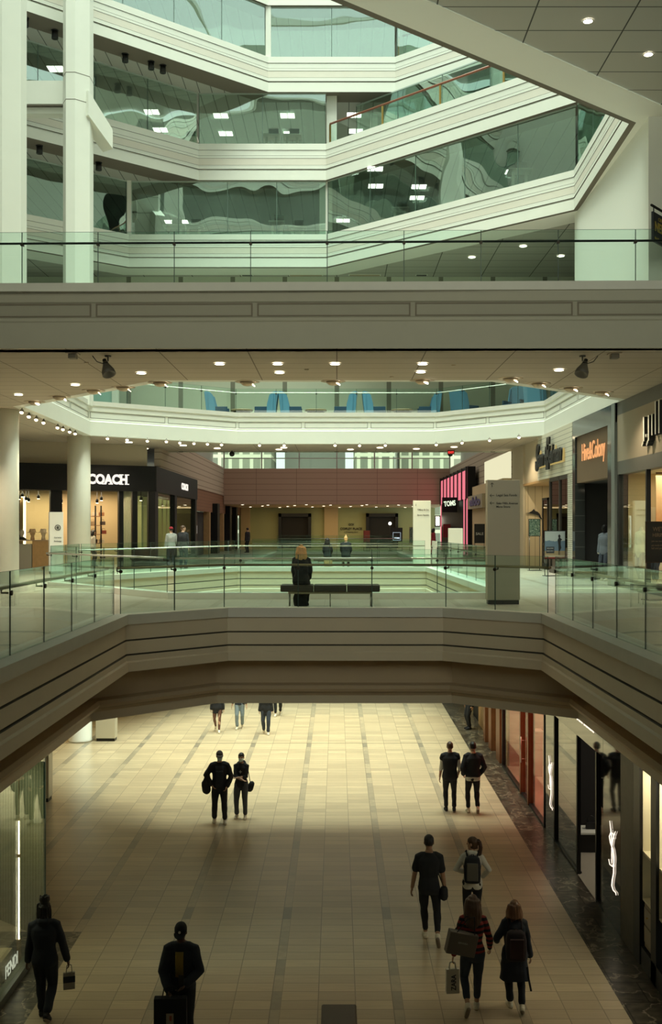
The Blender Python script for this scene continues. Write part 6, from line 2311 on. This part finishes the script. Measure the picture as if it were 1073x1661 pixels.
# --- coat woman
f = Fig('person in a long flared dark coat with shoulder length blond brown hair', (2.68, 15.85, 0), -.03, 1.64, True, feet={-1: (-.05, .10, 0, 0), 1: (.10, -.18, .06, .5)}, hands={-1: (-.26, .18, 1.05), 1: (.26, .05, .86)}, elbow={-1: (-.5, -1, -.3)}, voxel=.011)
f.body().trousers(C_BLACK, .014).top(C_NAVY, .030, -.40, 1.0, 'coat', flare=.85, fold=.016).shoes(C_SHOE).hair('bob', 'auburn')
o = backpack(f, 'soft dark backpack over the long coat, one strap hanging loose', mat('backpack_plum', (0.03, 0.018, 0.02), .8), mat('backpack_plum2', (0.045, 0.02, 0.02), .8), .31, .44, .18, .42)
mb = MB(); mb.tube([(.17, -.16, .72), (.19, -.17, .55), (.23, -.16, .36)], .016); mb.build('loose_strap', C_BLACK, o)
# --- two men walking away in the lit part
f = Fig('person in a black padded vest over white sleeves, walking away', (2.90, 26.9, 0), -.03, 1.78, feet={-1: (-.09, .06, 0, 0), 1: (.10, -.05, .02, .1)}, hands={-1: (-.25, .05, .86), 1: (.22, .10, .92)}, voxel=.013)
f.body().trousers(C_BLACK, .012).top(C_WHITE, .018, -.05, .62, 'shirt').top(C_BLACK, .042, -.10, 0, 'vest', collar=.01).shoes(C_BLACK).hair('short', 'brown')
f = Fig('person in a black sweater with a white shirt hem, one elbow out', (3.47, 26.75, 0), .05, 1.81, feet={-1: (-.10, .08, 0, 0), 1: (.10, -.10, .07, .6)}, hands={-1: (-.22, .10, .95), 1: (.16, .06, .93)}, elbow={1: (1, -.35, .1)}, voxel=.013)
f.body().trousers(C_BLACK, .012, .92).top(C_WHITE, .020, -.10, .1, 'shirt').top(C_BLACK, .034, .0, 1.0, 'sweater').shoes(C_SHOE).hair('short', 'black')
# --- masked couple facing the camera
f = Fig('masked person in a grey cap and open black jacket, hands in pockets', (-2.90, 25.95, 0), PI + .08, 1.75, feet={-1: (-.13, .10, 0, 0), 1: (.13, -.05, 0, 0)}, hands={-1: (-.19, .11, .92), 1: (.20, .09, .96)}, elbow={-1: (-1, -.6, .1), 1: (1.2, -.15, .2)}, voxel=.012, head_yaw=.15)
f.body().trousers(C_BLACK, .022).top(C_NAVY, .020, -.08, .3, 't_shirt').top(C_BLACK, .036, -.14, 1.0, 'jacket', wide=.004).panel(C_NAVY, -.02, .50, .10, 'shirt_front', e=.058).shoes(C_SHOE).hair('short', 'black').eyes().mask().cap(mat('cap_grey', (0.09, 0.075, 0.075), .8))
mb = MB()
c = f.pel + f.up * .36 * f.s + f.fw * .18 * f.s
put_text(mb, 'PALACE', c, (-1, 0, 0), ZU, width=.17, depth=.003, align='C', bold=.02)
q = mb.build('shirt_print', mat('faint_print', (0.10, 0.11, 0.11), .8)); q.parent = f.root
o = thing('draped_coat', 'black coat hanging over the elbow of the capped masked person', 'coat', (-3.18, 25.92, .78), 0)
mb = MB(); limb(mb, [(0, 0, .42), (-.04, 0, .2), (-.05, 0, .0)], [.05, .12, .10]); q = fuse(mb, 'cloth', C_BLACK, o, .014, 2, .03, 7)
f = Fig('masked person with folded bare forearms in a dark hoodie and jeans', (-2.40, 26.35, 0), PI - .08, 1.62, True, feet={-1: (-.12, .06, 0, 0), 1: (.12, .02, 0, 0)}, hands={-1: (.09, .19, 1.12), 1: (-.08, .22, 1.07)}, elbow={-1: (-1, -.2, -.6), 1: (1, -.2, -.6)}, voxel=.012)
f.body().trousers(mat('cloth_grey_denim', (0.06, 0.065, 0.075), .85), .018).top(C_BLACK, .024, -.10, .66, 'hoodie', hood=True).shoes(C_SHOE).hair('short', 'black').eyes().mask()
mb = MB(); c = f.pel + f.up * .36 * f.s + f.fw * .155 * f.s
mb.box(c, (.07, .006, .012)); mb.box(c, (.012, .006, .08)); q = mb.build('chest_print', mat('white_print2', (.5, .5, .48), .8)); q.parent = f.root
o = thing('handbag', 'small dark bag hanging beside the person with folded forearms', 'bag', (-2.17, 26.38, .72), 0)
mb = MB(); limb(mb, [(-.02, 0, .0), (.03, 0, .12)], [.085, .07]); mb.build('body', C_BLACK, o)
mb = MB(); mb.tube([(0, 0, .1), (-.05, 0, .4), (-.08, .0, .6)], .009); mb.build('strap', C_BLACK, o)
# --- four people coming out from under the bridge
f = Fig('walking person in a dark jacket with brown tights under the bridge', (-4.26, 37.4, 0), PI, 1.66, True, feet=walk(-1, .22, .08), voxel=.016)
f.body().trousers(C_TIGHT, .004, .98, .0, 'tights').top(C_BLACK, .03, -.22, 1.0, 'jacket', flare=.4).shoes(C_SHOE).hair('long', 'brown')
f = Fig('walking person in pale blue jeans under the bridge', (-3.52, 38.0, 0), PI, 1.68, True, feet=walk(1, .13, .03), hands={-1: (-.27, .12, .86), 1: (.29, .1, .84)}, voxel=.016)
f.body().trousers(C_JEAN, .016).top(C_NAVY, .024, -.02, .8, 'jacket').shoes(C_SHOE).hair('long', 'brown')
f = Fig('walking person in a long black top and dark jeans under the bridge', (-2.50, 37.0, 0), PI, 1.70, True, feet=walk(-1, .13, .02), voxel=.016)
f.body().trousers(C_DENIM, .018).top(C_BLACK, .034, -.22, 1.0, 'coat', flare=.3).shoes(C_SHOE).hair('bob', 'black')
f = Fig('walking person in black trousers farthest under the bridge', (-2.28, 40.6, 0), PI, 1.74, feet=walk(1, .16, .04), voxel=.018)
f.body().trousers(C_BLACK, .016, .9).top(C_NAVY, .03, -.06, 1.0, 'jacket').shoes(C_SHOE).hair('short', 'black')
f = Fig('dark dressed person standing by the tan wall with wooden pilasters', (4.80, 37.9, 0), PI / 2 + .4, 1.78, feet={-1: (-.08, .04, 0, 0), 1: (.08, -.02, 0, 0)}, voxel=.018)
f.body().trousers(C_BLACK, .02).top(C_BLACK, .03, -.1, 1.0, 'jacket').shoes(C_BLACK).hair('short', 'black')

# --- gallery level
SITP = {-1: (-.11, .42, 0, 0), 1: (.11, .40, 0, 0)}
f = Fig('seated person with long blond hair in a dark coat, seen from behind', (-.80, 23.60, FLOOR2), 0, 1.68, True, feet=SITP, hands={-1: (-.15, .30, .66), 1: (.17, .28, .66)}, pelvis=(0, 0, .615), voxel=.012, lean=.02)
f.body().trousers(C_BLACK, .02).top(C_BLACK, .030, -.07, 1.0, 'coat', fold=.014, wide=.01).shoes(C_BLACK).hair('long', 'blond')
mb = MB()
limb(mb, [(-.03, .38, .46), (-.04, .36, .2), (-.02, .34, .04)], [.13, .15, .16])
f = f
q = fuse(mb, 'coat_skirt', C_BLACK, f.root, .014, 2, .02, 8)
# two people by the black shop
f = Fig('person in a grey sweater and red cap looking into the black shop', (-7.28, 46.1, FLOOR2), .55, 1.80, voxel=.018, hands={1: (.2, .18, 1.0), -1: (-.24, .1, .85)})
f.body().trousers(C_NAVY, .02).top(C_GREY, .03, -.07, 1.0, 'sweater').shoes(C_SHOE).hair('short', 'black').cap(mat('cap_red', (0.35, 0.02, 0.03), .8), False, 'cap')
f = Fig('person in a black sweater looking away beside the grey sweater', (-6.72, 45.8, FLOOR2), -.25, 1.86, voxel=.018, head_yaw=-1.0)
f.body().trousers(C_NAVY, .02).top(C_BLACK, .03, -.07, 1.0, 'sweater').shoes(C_BLACK).hair('short', 'brown')
f = Fig('seated person with a hair bun in a black coat past the middle opening', (.40, 46.55, FLOOR2), 0, 1.72, feet=SITP, hands={-1: (-.14, .3, .66), 1: (.16, .28, .66)}, pelvis=(0, 0, .575), voxel=.018)
f.body().trousers(C_BLACK, .02).top(C_BLACK, .036, -.06, 1.0, 'coat', wide=.02).shoes(C_BLACK).hair('bun', 'blond')
f = Fig('seated person with dark hair and brown trousers past the middle opening', (-.42, 46.6, FLOOR2), 0, 1.62, True, feet=SITP, hands={-1: (-.14, .3, .66), 1: (.16, .28, .66)}, pelvis=(0, 0, .575), voxel=.018)
f.body().trousers(mat('cloth_brown', (0.2, 0.12, 0.06), .85), .02).top(C_BLACK, .03, -.06, 1.0, 'jacket', fold=.01).shoes(C_BLACK).hair('bob', 'black')
o = shopping_bag('shopping_bag', 'brown paper bag on the floor under the dark haired seated person', (-.38, 46.05, FLOOR2), 0, .36, .16, .34, mat('kraft_paper', (0.34, 0.20, 0.09), .8), .1)
f = Fig('person in a dark red coat by the pink shop front', (6.35, 69.0, FLOOR2), -1.2, 1.72, True, voxel=.025, feet=walk(1, .15, .03))
f.body().trousers(C_PINK, .02).top(C_PINK, .03, -.3, 1.0, 'coat', flare=.4).shoes(C_BLACK).hair('bob', 'black')
f = Fig('dark dressed person standing by the far left brown shops', (-6.3, 74.0, FLOOR2), 1.0, 1.74, voxel=.025, skin=0)
f.body().trousers(C_BLACK, .02).top(C_BLACK, .03, -.08, 1.0, 'jacket').shoes(C_BLACK).hair('short', 'black')
p = A0 + ct * cpx(163) - cn * 1.3
f = Fig('dark haired person in a white top inside the black shop entrance', (p.x, p.y, FLOOR2), -1.0, 1.66, True, voxel=.02)
f.body().trousers(C_BLACK, .02).top(C_WHITE, .025, -.06, 1.0, 'blouse').shoes(C_BLACK).hair('bob', 'black')
# --- mannequins
f = Fig('headless mannequin in a cream knit coat in the taupe shop window', (9.0, 31.0, FLOOR2 + .16), PI / 2 + .5, 1.80, True, voxel=.014, name='mannequin', cat='mannequin', mannequin=True, feet={-1: (-.07, .05, 0, .3), 1: (.08, -.04, 0, .3)})
f.body().trousers(mat('cloth_taupe', (0.30, 0.23, 0.14), .85), .008).top(mat('cloth_cream', (0.68, 0.60, 0.36), .9), .03, -.20, 1.0, 'knit_coat', fold=.014)
f = Fig('headless mannequin in a red top and jeans behind the notice board', (9.0, 29.55, FLOOR2 + .16), PI / 2 + .6, 1.80, True, voxel=.014, name='mannequin', cat='mannequin', mannequin=True, feet={-1: (-.12, .12, 0, 0), 1: (.08, -.04, 0, .0)})
f.body().trousers(C_DENIM, .014, .85).top(mat('cloth_rust', (0.30, 0.06, 0.03), .9), .024, -.05, 1.0, 'blouse').shoes(C_SHOE)
o = thing('display_plinth', 'low pale plinth carrying the mannequins of the taupe shop', 'plinth', (9.25, 30.2, FLOOR2))
mb = MB(); mb.box((0, 0, .07), (1.2, 2.4, .14)); mb.build('body', mat('pale_plinth', (0.6, 0.55, 0.42), .5), o)
mb = MB(); mb.box((0, 0, .149), (1.22, 2.42, .018)); mb.build('top', WHITE, o)
f = Fig('dark mannequin in a blue grey jacket inside the black portal', (9.0, 35.2, FLOOR2), PI / 2 + .6, 1.88, voxel=.014, name='mannequin', cat='mannequin')
f.skin = BLACKP
f.body().trousers(C_DENIM, .016).top(C_WHITE, .018, -.05, 1.0, 'shirt').top(mat('cloth_slate', (0.12, 0.14, 0.17), .85), .036, -.10, .92, 'jacket', fold=.01)
f.shoes(C_SHOE)
